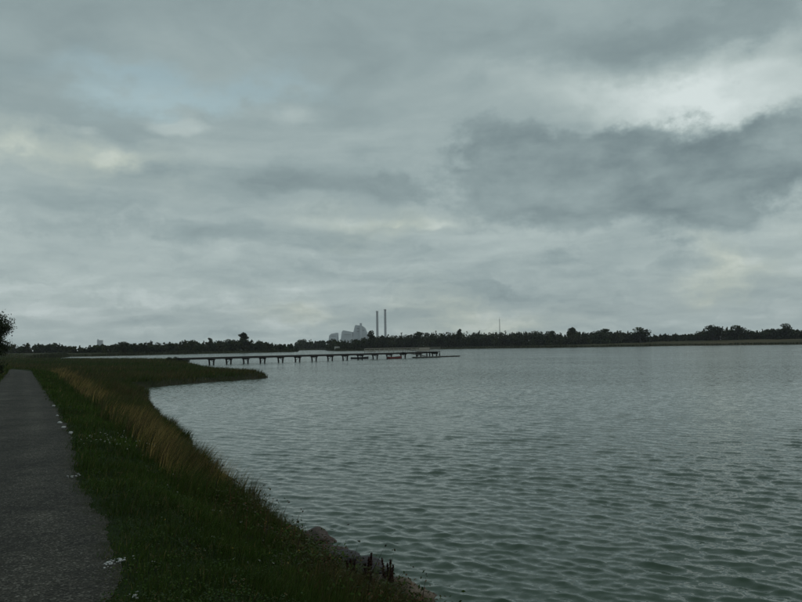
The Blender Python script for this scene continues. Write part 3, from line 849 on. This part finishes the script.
def tree_meshes(seed, shape, n=1500, leaf=.055, cols=None):
    """unit-height tree: (trunk mesh, crown mesh)"""
    r = np.random.RandomState(seed); blobs = []
    if shape == 'round':
        for k in range(16):
            a = r.rand() * 6.28; q = .30 * math.sqrt(r.rand()); zc = .35 + .45 * r.rand(); q *= (1.15 - abs(zc - .52) * 1.3)
            blobs.append((math.cos(a) * q, math.sin(a) * q, zc, .13 + .08 * r.rand()))
        blobs.append((0, 0, .84, .14))
    elif shape == 'broad':
        for k in range(20):
            a = r.rand() * 6.28; q = .52 * math.sqrt(r.rand()); zc = .25 + .5 * r.rand() * (1 - q * .7)
            blobs.append((math.cos(a) * q, math.sin(a) * q, zc, .12 + .10 * r.rand()))
        blobs.append((0.05, 0, .82, .15))
    elif shape == 'tall':
        for k in range(16):
            zc = .18 + .72 * k / 15; q = .12 * (1.1 - zc) + .03; a = r.rand() * 6.28
            blobs.append((math.cos(a) * q, math.sin(a) * q, zc, .06 + .13 * (1 - zc) * (.6 + .6 * r.rand()) + .02))
    else:                                               # ragged
        for k in range(18):
            a = r.rand() * 6.28; zc = .2 + .68 * r.rand(); q = .34 * r.rand() * (1.15 - zc * .75)
            blobs.append((math.cos(a) * q, math.sin(a) * q, zc, .06 + .11 * r.rand()))
        blobs.append((.02, 0, .88, .09)); blobs.append((-.12, .04, .80, .07))
    pts, bi = crown_pts(r, n, blobs)
    base = np.array(cols if cols is not None else (.026, .039, .011))
    tint = (1 + .3 * r.randn(len(blobs), 1)).clip(.55, 1.6)
    col = base * tint[bi] * (1 + .25 * r.randn(n, 1)).clip(.5, 1.6)
    V, F, C = leaves(pts, leaf * (.6 + .8 * r.rand(n)), col, .2, 1.25)
    crown = mesh('crown', V, F, C)
    mb = MB(); mb.tube([(0, 0, -.05), (.005, 0, .2), (0, .01, .45), (0, 0, .7)], [.026, .02, .014, .005], 7)
    for k in range(7):
        b = blobs[r.randint(len(blobs))]; z0 = .16 + .3 * r.rand()
        mb.tube([(0, 0, z0), (b[0] * .5, b[1] * .5, (z0 + b[2]) / 2 + .02), (b[0], b[1], b[2])], [.011, .007, .002], 5)
    return mb.me('trunk'), crown

KIND = {}
for nm, sh in (('round', 'round'), ('round2', 'round'), ('broad', 'broad'), ('broad2', 'broad'), ('ragged', 'ragged'), ('ragged2', 'ragged'), ('tall', 'tall')):
    KIND[nm] = tree_meshes(hash(nm) % 1 + len(KIND) * 17 + 3, sh)
nt = 0
def ftree(px, ytop, dist, kind, wid, label, name='tree', group='trees along the far shore'):
    """far tree: column px, crown top at photo row ytop, crown width wid px"""
    global nt; nt += 1
    g = at(px, dist); z0 = H(g.x, g.y); h = ztop(px, ytop, dist) - z0
    unit = {'round': .82, 'round2': .82, 'broad': 1.2, 'broad2': 1.2, 'ragged': .75, 'ragged2': .75, 'tall': .42}[kind]
    w = wid / FPX * dist / (unit * h)
    root = empty(name, (g.x, g.y, z0), nt * 1.7, label, 'tree', group, (h * w, h * w, h))
    obj('trunk', KIND[kind][0], M_bark, root); obj('crown', KIND[kind][1], M_leaf, root)

for a in [
    (640, 326.5, 640, 'round', 22, 'round-crowned tree standing alone right of the long wood'),
    (605, 328, 650, 'ragged', 15, 'ragged tree with pointed top a little left of the lone round tree'),
    (594, 330, 650, 'broad', 22, 'low broad tree at the left foot of the ragged pointed one'),
    (622, 331.5, 650, 'broad2', 20, 'low broad tree touching the lone round tree on its left'),
    (573, 326.5, 640, 'ragged2', 16, 'tall ragged tree where the wood right of the mast ends'),
    (585, 331, 640, 'broad', 18, 'bushy lower tree just right of the tall ragged tree'),
    (552, 330, 640, 'ragged', 13, 'narrow ragged tree left of the tall ragged one by the gap'),
    (536, 330.5, 650, 'round2', 14, 'rounded tree between the mast and the gap in the wood'),
    (520, 331.5, 650, 'broad2', 20, 'broad low tree directly right of the thin mast'),
    (480, 331, 660, 'broad', 24, 'broad tree with flat top directly left of the thin mast'),
    (460, 328.5, 660, 'tall', 7, 'thin spire-shaped tree in the wood left of the mast'),
    (443, 332.5, 660, 'round', 15, 'rounded tree left of the thin spire-shaped tree'),
    (419, 331, 650, 'ragged', 14, 'ragged tree rising above the wood near the jetty end'),
    (405, 334, 650, 'broad', 20, 'low broad tree right of the two chimneys'),
    (382, 334.5, 640, 'ragged2', 10, 'ragged low tree at the foot of the two chimneys'),
    (371, 330, 600, 'tall', 9, 'dark narrow tree between the power station and the chimneys'),
    (345, 340, 580, 'broad2', 22, 'low bushy tree in front of the power station'),
    (304, 338.5, 900, 'round2', 13, 'rounded tree behind the small pale bay'),
    (243, 331.5, 540, 'ragged2', 18, 'tallest ragged tree of the wood above the jetty'),
    (228, 338.5, 540, 'round', 15, 'rounded tree left of the tallest ragged tree'),
    (210, 337.5, 540, 'tall', 6, 'small pointed tree rising from the left wood'),
    (193, 339.5, 520, 'round2', 18, 'rounded tree in the left wood above the jetty start'),
    (258, 339.5, 550, 'broad', 18, 'broad tree on the right shoulder of the tallest ragged tree'),
    (122, 341, 480, 'round', 16, 'rounded tree right of the small grey tower'),
    (55, 342.5, 560, 'tall', 6, 'small pointed tree at the left end of the wood'),
    (713, 324, 640, 'round2', 20, 'big round tree, left one of the pair on the right shore'),
    (736, 324.5, 640, 'round', 22, 'big round tree, right one of the pair on the right shore'),
    (699, 330.5, 640, 'broad', 18, 'small bushy tree at the left foot of the round pair'),
    (749, 330.5, 640, 'broad2', 16, 'small bushy tree at the right foot of the round pair'),
    (767, 328.5, 630, 'broad', 30, 'low dome-shaped tree between the round pair and the rightmost tall tree'),
    (784, 322.5, 610, 'round', 17, 'tall round tree near the right edge of the photo'),
    (798, 329.5, 610, 'broad2', 20, 'dark bushy tree cut by the right edge of the photo')]:
    ftree(*a)

# the wood that reads as one mass
def wood():
    sky = [(2, 345), (15, 344.5), (40, 344.5), (60, 344.5), (75, 347), (88, 346), (110, 344), (125, 342.5), (140, 343), (150, 342), (165, 343), (178, 342.5), (193, 341), (205, 343), (220, 341), (235, 340), (258, 341), (268, 343), (282, 343.5), (296, 346)]
    sky2 = [(297, 341), (306, 340), (315, 340.5), (325, 340.5), (330, 340.5), (345, 342), (358, 341), (366, 338), (378, 337.5), (395, 336.5), (420, 334.5), (445, 334), (470, 333.5), (495, 334), (520, 333), (552, 333), (560, 335), (575, 331.5), (588, 335), (602, 331), (620, 332.5), (632, 334), (650, 336.5), (668, 335.5), (690, 335.5), (700, 333), (715, 329), (738, 329), (752, 333), (770, 331), (786, 329), (803, 332), (835, 328)]
    parts = []; r = np.random.RandomState(5)
    def fill(sk, dist, step, dep):
        xs = [a for a, _ in sk]; ys = [b for _, b in sk]
        x = xs[0]
        while x < xs[-1]:
            for layer in range(3):
                px = x + r.randn() * 2; d0 = float(np.interp(px, [a for a, _ in dist], [b for _, b in dist])); d = d0 + layer * dep + r.rand() * dep
                top = np.interp(px, xs, ys) + (-2.4 if px > 330 else -1.2) + r.rand() ** 1.5 * 4 + (2 - layer) * 1.4 * r.rand()
                g = at(px, d); z0 = H(g.x, g.y); h = max(ztop(px, top, d) - z0, 2.5)
                wd = h * (.34 + .24 * r.rand()); nb = 7
                bl = [(r.randn() * wd * .55, r.randn() * wd * .55, h * (.04 + .72 * r.rand() ** 1.1), wd * (.35 + .35 * r.rand())) for _ in range(nb)] + [(0, 0, h * .85, h * .15)]
                if r.rand() < .22:                      # slim, pointed crown
                    h *= 1.02 + .10 * r.rand()
                    bl = [(r.randn() * .04 * h, r.randn() * .04 * h, h * (.10 + .84 * q / 8), h * (.05 + .15 * (1 - q / 8) * (.6 + .7 * r.rand()))) for q in range(9)]
                bl = [(a, b, min(c, h - d_ * .85), d_) for a, b, c, d_ in bl]
                n = 380; pts, bi = crown_pts(r, n, bl, .35); pts[:, 2] = np.maximum(pts[:, 2], .1)
                tint = (1 + .28 * r.randn(len(bl), 1)).clip(.55, 1.6)
                b0 = np.array([(.024, .038, .010), (.032, .040, .010), (.020, .034, .012), (.034, .038, .013)][r.randint(4)])
                V, F, C = leaves(pts + np.array([g.x, g.y, z0]), .75 * d / 600 * (.7 + .8 * r.rand(n)), b0 * tint[bi] * (1 + .2 * r.randn(n, 1)).clip(.5, 1.5), .2, 1.3)
                parts.append((V, F, C))
            x += step * (.7 + .6 * r.rand())
    d1 = [(0, 560), (60, 540), (75, 440), (150, 465), (200, 500), (250, 530), (296, 545)]
    d2 = [(297, 880), (322, 880), (330, 650), (336, 600), (360, 590), (400, 640), (440, 670), (500, 655), (560, 620), (630, 640), (690, 650), (750, 625), (800, 600), (1000, 520)]
    fill(sky, d1, 3.3, 12); k = len(parts); fill(sky2, d2, 3.3, 12); fill([(640, 338), (660, 337.5), (690, 336.5), (706, 334)], d2, 3.5, 14); fill([(742, 334), (803, 333)], d2, 4, 14)
    return parts[:k], parts[k:]
wl, wr = wood()
V, F, C = join(wl); obj('woodland', mesh('woodland', V, F, C), M_leaf, label='dark wood behind the inlet in the left half', cat='wood', kind='stuff')
V, F, C = join(wr); obj('woodland', mesh('woodland', V, F, C), M_leaf, label='dark wood along the far shore behind the jetty end and to the right', cat='wood', kind='stuff')

# shrubs near the jetty start on the spit
def shrub(px, py, hgt, wid, label, seed, dist=None):
    r = np.random.RandomState(seed)
    q = pix(px, py) if dist is None else at(px, dist); q.z = H(q.x, q.y)
    root = empty('shrub', q, 0, label, 'shrub', 'low shrubs on the spit')
    bl = [(r.randn() * wid * .3, r.randn() * wid * .3, hgt * (.3 + .4 * r.rand()), hgt * (.25 + .2 * r.rand())) for _ in range(9)]
    n = 700; pts, bi = crown_pts(r, n, bl, .4)
    pts[:, 2] = np.maximum(pts[:, 2], .02)
    V, F, C = leaves(pts, .14 * (.6 + .8 * r.rand(n)), np.array((.028, .036, .016)) * (1 + .3 * r.randn(n, 1)).clip(.5, 1.6), .2, 1.4)
    obj('foliage', mesh('foliage', V, F, C), M_leaf, root)
    mb = MB()
    for k in range(6):
        b = bl[k]; mb.tube([(0, 0, -.05), (b[0] * .5, b[1] * .5, b[2] * .6), b[:3]], [.03, .02, .008], 5)
    obj('stems', mb.me('stems'), M_bark, root)
shrub(172, 0, 1.0, 3.0, 'low dark shrub left of the jetty start', 1, 168)
shrub(187, 0, 1.15, 3.2, 'low dark shrub hiding the landward end of the jetty', 2, 158)
shrub(180, 0, .9, 2.2, 'smallest shrub between the other two at the jetty start', 3, 172)

# ------------------------------------------------------------------ bush at the left edge, by the bend of the path
def left_tree(name, x, y, hgt, wid, label, seed, n=9000):
    r = np.random.RandomState(seed); z0 = H(x, y)
    root = empty(name, (x, y, z0), 0, label, 'tree' if hgt > 3 else 'shrub')
    mb = MB(); tips = []
    def grow(p, d, L, rad, lvl):
        pts = [p]; q = p.copy(); dd = d.copy()
        for k in range(4):
            dd = (dd + Vector((r.randn(), r.randn(), r.randn() * .5 + .1)) * .16).normalized(); q = q + dd * L / 4; pts.append(q.copy())
        mb.tube(pts, [rad * (1 - .14 * k) for k in range(5)], 6 if lvl < 2 else 4, cap=False)
        if lvl >= 3: tips.extend(pts[1:]); return
        for k in range(5 if lvl else 7):
            t_ = .25 + .75 * r.rand(); i = min(int(t_ * 4), 3); s = pts[i].lerp(pts[i + 1], t_ * 4 - i)
            a = r.rand() * 6.28; sp = .7 + .5 * r.rand()
            nd = (dd + Vector((math.cos(a) * sp * wid / hgt * 1.6, math.sin(a) * sp * wid / hgt * 1.6, .15 * r.randn()))).normalized()
            grow(s, nd, L * (.52 + .2 * r.rand()), rad * .5, lvl + 1)
    grow(Vector((0, 0, -.1)), Vector((0, 0, 1)), hgt * .5, .10, 0)
    obj('trunk', mb.me('trunk'), M_bark, root)
    tp = np.array([t_[:] for t_ in tips]); i = r.randint(len(tp), size=n)
    pts = tp[i] + r.randn(n, 3) * .17; pts[:, 2] = np.maximum(pts[:, 2], .05)
    tint = (1 + .3 * r.randn(len(tp), 1)).clip(.5, 1.6)
    V, F, C = leaves(pts, .085 * (.6 + .7 * r.rand(n)), np.array((.026, .038, .016)) * tint[i] * (1 + .2 * r.randn(n, 1)).clip(.5, 1.5), .2, 1.5)
    obj('crown', mesh('crown', V, F, C), M_leaf, root)
left_tree('thorn_tree', -28.7, 55, 5.0, 2.6, 'dark thorn tree cut by the left edge of the photo beside the path', 4, 16000)
left_tree('shrub', -25.9, 50, 1.6, 2.0, 'low dark shrub under the thorn tree at the left photo edge', 9, 4000)

# ------------------------------------------------------------------ jetty
J0 = Vector((-40.6, 144.4, 0)); J1 = Vector((8.7, 204.6, 0))
JD = (J1 - J0); JL = JD.length; JD.normalize(); JA = math.atan2(JD.y, JD.x)
jet = empty('jetty', J0, JA, 'long dark timber jetty on paired posts reaching out over the water', 'jetty')
ZD = 1.42; W = 1.7
# local x along the jetty, local y to the left (away from camera)
xs = []
for px_ in (211.5, 228.7, 245.8, 262.5, 280.5, 297.5, 314, 330, 345, 360, 375, 389, 403, 418.5, 434.5):
    k_ = at(px_, 1.0).x; xs.append((k_ * J0.y - J0.x) / (JD.x - k_ * JD.y))
deck_me = MB()
npl = int(JL / .16)
for i in range(npl):
    deck_me.box((i * .16 + .08, 0, ZD - .025 + .004 * math.sin(i * 3.1)), (.148, W, .05))
d = obj('deck', deck_me.me('deck'), M_deck, jet); d['kind'] = 'stuff'
stm = MB().box((JL / 2, 0, 0), (JL, .14, .34)).me('stringer')
for y_ in (-W / 2 + .1, 0, W / 2 - .1):
    s = obj('stringer', stm, M_wood, jet); s.location = (0, y_, ZD - .05 - .175)
post = MB().tube([(0, 0, -1.6), (0, 0, ZD - .42)], [.17, .15], 10).me('post')
cap = MB().box((0, 0, 0), (.24, W + .35, .2)).me('cap_beam', .015)
brace = MB().tube([(0, -.62, .35), (0, .62, ZD - .42)], .05, 6).me('brace')
for i, x_ in enumerate(xs):
    for y_ in (-.62, .62):
        p = obj('post', post, M_wood, jet); p.location = (x_, y_, 0); p.rotation_euler = (R(7) * (1 if y_ < 0 else -1), 0, 0)
    c = obj('cap_beam', cap, M_wood, jet); c.location = (x_, 0, ZD - .50)
    b = obj('brace', brace, M_wood, jet); b.location = (x_ + .14, 0, 0)
    if i % 2: b.scale = (1, -1, 1)
# extra posts under the wider end platform
# head of the jetty: wider platform with a pale screen
hx0 = JL - 6.0
h_me = MB()
for i in range(38): h_me.box((hx0 + i * .16 + .08, 0, ZD + .03), (.148, 3.6, .05))
hd = obj('platform', h_me.me('platform'), M_deck, jet); hd['kind'] = 'stuff'
for x_ in (hx0 + .3, JL - .3):
    for y_ in (-1.6, 1.6):
        p = obj('post', post, M_wood, jet); p.location = (x_, y_, 0)
    obj('cap_beam', MB().box((x_, 0, ZD - .14), (.2, 3.55, .2)).me('cap_beam', .012), M_wood, jet)
# railing on the far side
rp = MB().box((0, 0, .55), (.09, .09, 1.1)).me('rail_post', .008)
x_r = JL * .66
k = 0
n_rp = int((JL - x_r) / 1.7)
for i in range(n_rp + 1):
    x_ = x_r + i * (JL - .1 - x_r) / n_rp
    y_ = W / 2 - .05 if x_ < hx0 else 1.7
    p = obj('rail_post', rp, M_pale, jet); p.location = (x_, y_, ZD)
for zz in (.35, .68, 1.04):
    obj('rail', MB().box(((x_r + hx0) / 2, W / 2 + .02, ZD + zz), (hx0 - x_r, .04, .13)).me('rail', .006), M_pale, jet)
    obj('rail', MB().box(((hx0 + JL) / 2, 1.77, ZD + zz), (JL - hx0, .04, .13)).me('rail', .006), M_pale, jet)
    obj('rail', MB().box((JL - .02, 0, ZD + zz), (.04, 3.4, .13)).me('rail', .006), M_pale, jet)
pb = MB().box((0, 0, .62), (.14, .03, .95)).me('screen_board', .006)
for i in range(26):
    p = obj('screen_board', pb, M_pale, jet); p.location = (JL - 4.6 + i * .17, 1.70, ZD + .02)

# floating pontoon and gangway on the near side
NS = Vector((JD.y, -JD.x, 0))
def jp(x, y, z=0): return J0 + JD * x + NS * y + Vector((0, 0, z))
pon = empty('floating_pontoon', jp(JL - 13, 3.2), JA, 'long low dark floating pontoon beyond the jetty end', 'pontoon')
for i in range(3):
    m = MB().box((3.1 + i * 6.25, 0, .20), (6.1, 1.5, .16)).me('deck_section', .02); obj('deck_section', m, M_deck, pon)
    for s in (-2.2, 0, 2.2):
        obj('float', MB().box((3.1 + i * 6.25 + s, 0, .0), (1.3, 1.35, .24)).me('float', .04), M_wood, pon)
gw = empty('gangway', jp(JL - 14.5, 1.0), JA, 'sloping gangway leading from the jetty down to the pontoon', 'gangway')
ga, gb = Vector((0, 0, ZD + .02)), Vector((7.2, -1.4, .36))
mb = MB()
dirv = (gb - ga); ln = dirv.length; rot = dirv.to_track_quat('X', 'Z').to_matrix()
mb.box(ga.lerp(gb, .5), (ln, .9, .1), rot=rot); obj('walkway', mb.me('walkway'), M_deck, gw)
for s in (-.45, .45):
    off = rot @ Vector((0, s, 0))
    obj('handrail', MB().tube([ga + off + Vector((0, 0, .9)), gb + off + Vector((0, 0, .9))], .03, 6).me('handrail'), M_wood, gw)
    for k in range(5):
        q = ga.lerp(gb, (k + .2) / 4.5) + off
        obj('rail_post', MB().tube([q, q + Vector((0, 0, .9))], .025, 6).me('rail_post'), M_wood, gw)

# ------------------------------------------------------------------ boats
def hull_mesh(L, B, D):
    st = 13; ring = 9; V = []; F = []
    for i in range(st):
        t_ = i / (st - 1); x = (t_ - .5) * L
        b = B / 2 * (1 - max(0, (t_ - .45) / .55) ** 2.2) * (.78 + .22 * min(1, t_ / .35)); b = max(b, .02)
        sh = D * (.8 + .35 * (t_ - .35) ** 2 * 2)
        for j in range(ring):
            a = math.pi * j / (ring - 1); yy = -math.cos(a) * b; zz = sh - (math.sin(a) ** .6) * sh * (1 - .25 * max(0, t_ - .6))
            V.append((x, yy, zz - .12))
    for i in range(st - 1):
        for j in range(ring - 1):
            a = i * ring + j; F.append((a, a + ring, a + ring + 1, a + 1))
    n0 = len(V)
    F = np.array(F)
    me = mesh('hull', V, [F, np.array([list(range(ring))])], smooth=True)
    return me
def boat(name, pos, rz, L, B, D, mat, label, inner):
    root = empty(name, pos, rz, label, 'boat', 'boats moored at the jetty')
    h = obj('hull', hull_mesh(L, B, D), mat, root)
    md = h.modifiers.new('thick', 'SOLIDIFY'); md.thickness = .04; md.offset = -1
    for k, x_ in enumerate((-.28, .02, .26)):
        obj('thwart', MB().box((x_ * L, 0, D * .5), (.22, B * (.74 if k < 2 else .62), .035)).me('thwart', .006), inner, root)
    # rubbing strake along both gunwales
    for s in (-1, 1):
        pts = []
        for i in range(13):
            t_ = i / 12; b = max(B / 2 * (1 - max(0, (t_ - .45) / .55) ** 2.2) * (.78 + .22 * min(1, t_ / .35)), .02); sh = D * (.8 + .35 * (t_ - .35) ** 2 * 2)
            pts.append(((t_ - .5) * L, s * b, sh - .11))
        obj('gunwale', MB().tube(pts, .035, 6).me('gunwale'), inner, root)
M_red = pmat('red_paint', (.13, .022, .020), .5, .25, 4); M_black = pmat('dark_paint', (.03, .032, .034), .6, .3, 4)
a = at(394.5, 189); boat('rowing_boat', (a.x, a.y, 0), JA - .25, 3.9, 1.4, .62, M_red, 'small red rowing boat moored under the jetty', M_wood)
a = at(359.5, 192); boat('rowing_boat', (a.x, a.y, 0), .05, 4.3, 1.45, .6, M_black, 'dark rowing boat lying behind the jetty posts left of the red boat', M_wood)

# ------------------------------------------------------------------ power station far off
M_clad = pmat('grey_cladding', (.46, .50, .53), .7, .12, .03); M_clad2 = pmat('pale_cladding', (.50, .54, .57), .7, .12, .03); M_conc = pmat('chimney_concrete', (.33, .345, .36), .85, .15, .05)
M_glass = pmat('dark_glazing', (.26, .28, .30), .3, .2, .1)
D_ = 3250.0
def pp(px, py): return (at(px, D_).x, ztop(px, py, D_))
o_ = at(348, D_); zg = H(o_.x, o_.y) - 1.0
ps = empty('power_station', (o_.x, o_.y, zg), 0, 'hazy grey power station blocks on the horizon behind the wood', 'power station')
def hall(name, pts, y0, y1, mat):
    poly = [(pp(x, y)[0] - o_.x, pp(x, y)[1] - zg) for x, y in pts]
    x0, x1 = poly[0][0], poly[-1][0]
    poly = [(x0, 0)] + poly + [(x1, 0)]
    return obj(name, MB().prism(poly, y0, y1).me(name), mat, ps)
b1 = hall('low_hall', [(328.8, 340), (329.6, 335.5), (331.5, 333.8), (337.4, 332.8), (337.6, 340)], -10, 60, M_clad2)
b2 = hall('middle_hall', [(341, 340), (342.3, 332), (343.5, 330.5), (346, 330.8), (352.6, 332), (353.2, 340)], -20, 70, M_clad)
b3 = hall('boiler_house', [(352.8, 340), (353.6, 332), (355.2, 325.6), (356.4, 325), (362.4, 325.8), (364.8, 327.6), (366.2, 331), (367.6, 336), (368, 340)], -5, 95, M_clad)
tw = hall('stair_tower', [(360, 340), (360.2, 323.2), (362, 323.2), (362.1, 340)], -14, 20, M_clad2)
for (x0, x1, y0, y1, yo, par) in [(357, 359.4, 328, 329, -5, b3), (357, 359.4, 331, 332, -5, b3), (344.5, 351, 334.3, 335, -20, b2), (362.8, 364.6, 330, 331, -5, b3), (331.6, 336.5, 335.8, 336.4, -10, b1)]:
    a, b = pp(x0, y1), pp(x1, y0)
    obj('glazing_band', MB().box(((a[0] + b[0]) / 2 - o_.x, yo - .6, (a[1] + b[1]) / 2 - zg), (b[0] - a[0], 1.0, b[1] - a[1])).me('glazing_band'), M_glass, par)
for k, (xb, xt, yt, lab) in enumerate([(377.6, 377.0, 311, 'left and slightly shorter of the two tall grey chimneys'), (385.6, 385.1, 309.3, 'right and slightly taller of the two tall grey chimneys')]):
    g = at(xb, D_ - 30); h = ztop(xt, yt, D_ - 30) - zg
    ch = empty('chimney', (g.x, g.y, zg), 0, lab, 'chimney', 'chimneys beside the power station')
    obj('shaft', MB().tube([(0, 0, 0), (0, 0, h * .5), (0, 0, h - 6)], [5.4, 4.7, 4.2], 20).me('shaft', smooth=False), M_conc, ch)
    obj('rim', MB().tube([(0, 0, h - 6), (0, 0, h)], [4.7, 4.7], 20).me('rim'), M_conc, ch)
    obj('walkway_ring', MB().tube([(0, 0, h * .66), (0, 0, h * .66 + 2)], [5.6, 5.6], 20).me('walkway_ring'), M_conc, ch)

# mast in the wood
g = at(500, 1400); zb = H(g.x, g.y); hm = ztop(500, 318.8, 1400) - zb
ma = empty('radio_mast', (g.x, g.y, zb), 0, 'thin lattice mast rising above the wood', 'mast')
for k in range(3):
    a = k * 2.094; obj('leg', MB().tube([(math.cos(a) * 1.0, math.sin(a) * 1.0, 0), (math.cos(a) * .6, math.sin(a) * .6, hm)], [.22, .16], 6).me('leg'), M_conc, ma)
mb = MB()
for i in range(36):
    z_ = i * hm / 36
    for k in range(3):
        a, b = k * 2.094, (k + 1) * 2.094; r0 = 1.0 - .4 * i / 36; r1 = 1.0 - .4 * (i + 1) / 36
        mb.tube([(math.cos(a) * r0, math.sin(a) * r0, z_), (math.cos(b) * r1, math.sin(b) * r1, z_ + hm / 36)], .09, 4)
obj('bracing', mb.me('bracing'), M_conc, ma)
obj('antenna', MB().tube([(0, 0, hm - 1), (0, 0, hm + 3)], .12, 6).me('antenna'), M_conc, ma)

# small grey tower above the left wood
g = at(100, 2500); zb = H(g.x, g.y); ht = ztop(100, 340.5, 2500) - zb
tb = empty('tower_block', (g.x, g.y, zb), .3, 'small grey tower rising above the left wood', 'tower')
obj('wall', MB().box((0, 0, ht / 2), (17, 16, ht)).me('wall', .1), M_clad2, tb)
obj('roof', MB().box((0, 0, ht + .4), (17.8, 16.8, .8)).me('roof'), M_conc, tb)
obj('lift_housing', MB().box((-6, 0, ht + 2.6), (3.6, 5, 3.6)).me('lift_housing'), M_clad, tb)
wm = MB().box((0, 0, 0), (2.4, .3, 1.6)).me('window')
for i in range(5):
    for j in range(3):
        w_ = obj('window', wm, M_glass, tb); w_.location = (-5 + j * 5, -8.1, ht - 3 - i * 3.4)

# white hut at the edge of the wood behind the jetty
M_white = pmat('white_paint', (.62, .62, .58), .7, .08, 2); M_roof = pmat('dark_roof', (.06, .055, .05), .8, .3, 3)
g = at(337, 575); zb = H(g.x, g.y)
ht_ = empty('hut', (g.x, g.y, zb), .2, 'small white hut at the edge of the wood behind the jetty', 'hut')
obj('wall', MB().box((0, 0, 1.4), (3.4, 3, 2.8)).me('wall', .02), M_white, ht_)
obj('roof', MB().prism([(-2.0, 2.75), (2.0, 2.75), (0, 4.0)], -1.8, 1.8).me('roof'), M_roof, ht_)
obj('door', MB().box((.7, -1.52, 1.0), (.9, .06, 2.0)).me('door'), M_roof, ht_)
obj('window', MB().box((-.8, -1.52, 1.5), (1.0, .06, .9)).me('window'), M_glass, ht_)

# ------------------------------------------------------------------ haze
hz = bpy.data.materials.new('haze'); hz.use_nodes = True; t = NT(hz.node_tree); t.n.clear()
out = t.new('ShaderNodeOutputMaterial'); vol = t.new('ShaderNodeVolumePrincipled')
vol.inputs['Color'].default_value = (.93, .96, 1, 1); vol.inputs['Density'].default_value = 0.000095
t.l.new(vol.outputs[0], out.inputs['Volume'])
hb = obj('haze', MB().box((0, 0, 98.0), (9400, 9400, 205)).me('haze'), hz, label='thin grey haze hanging over the lake and the far shore', cat='haze', kind='stuff')
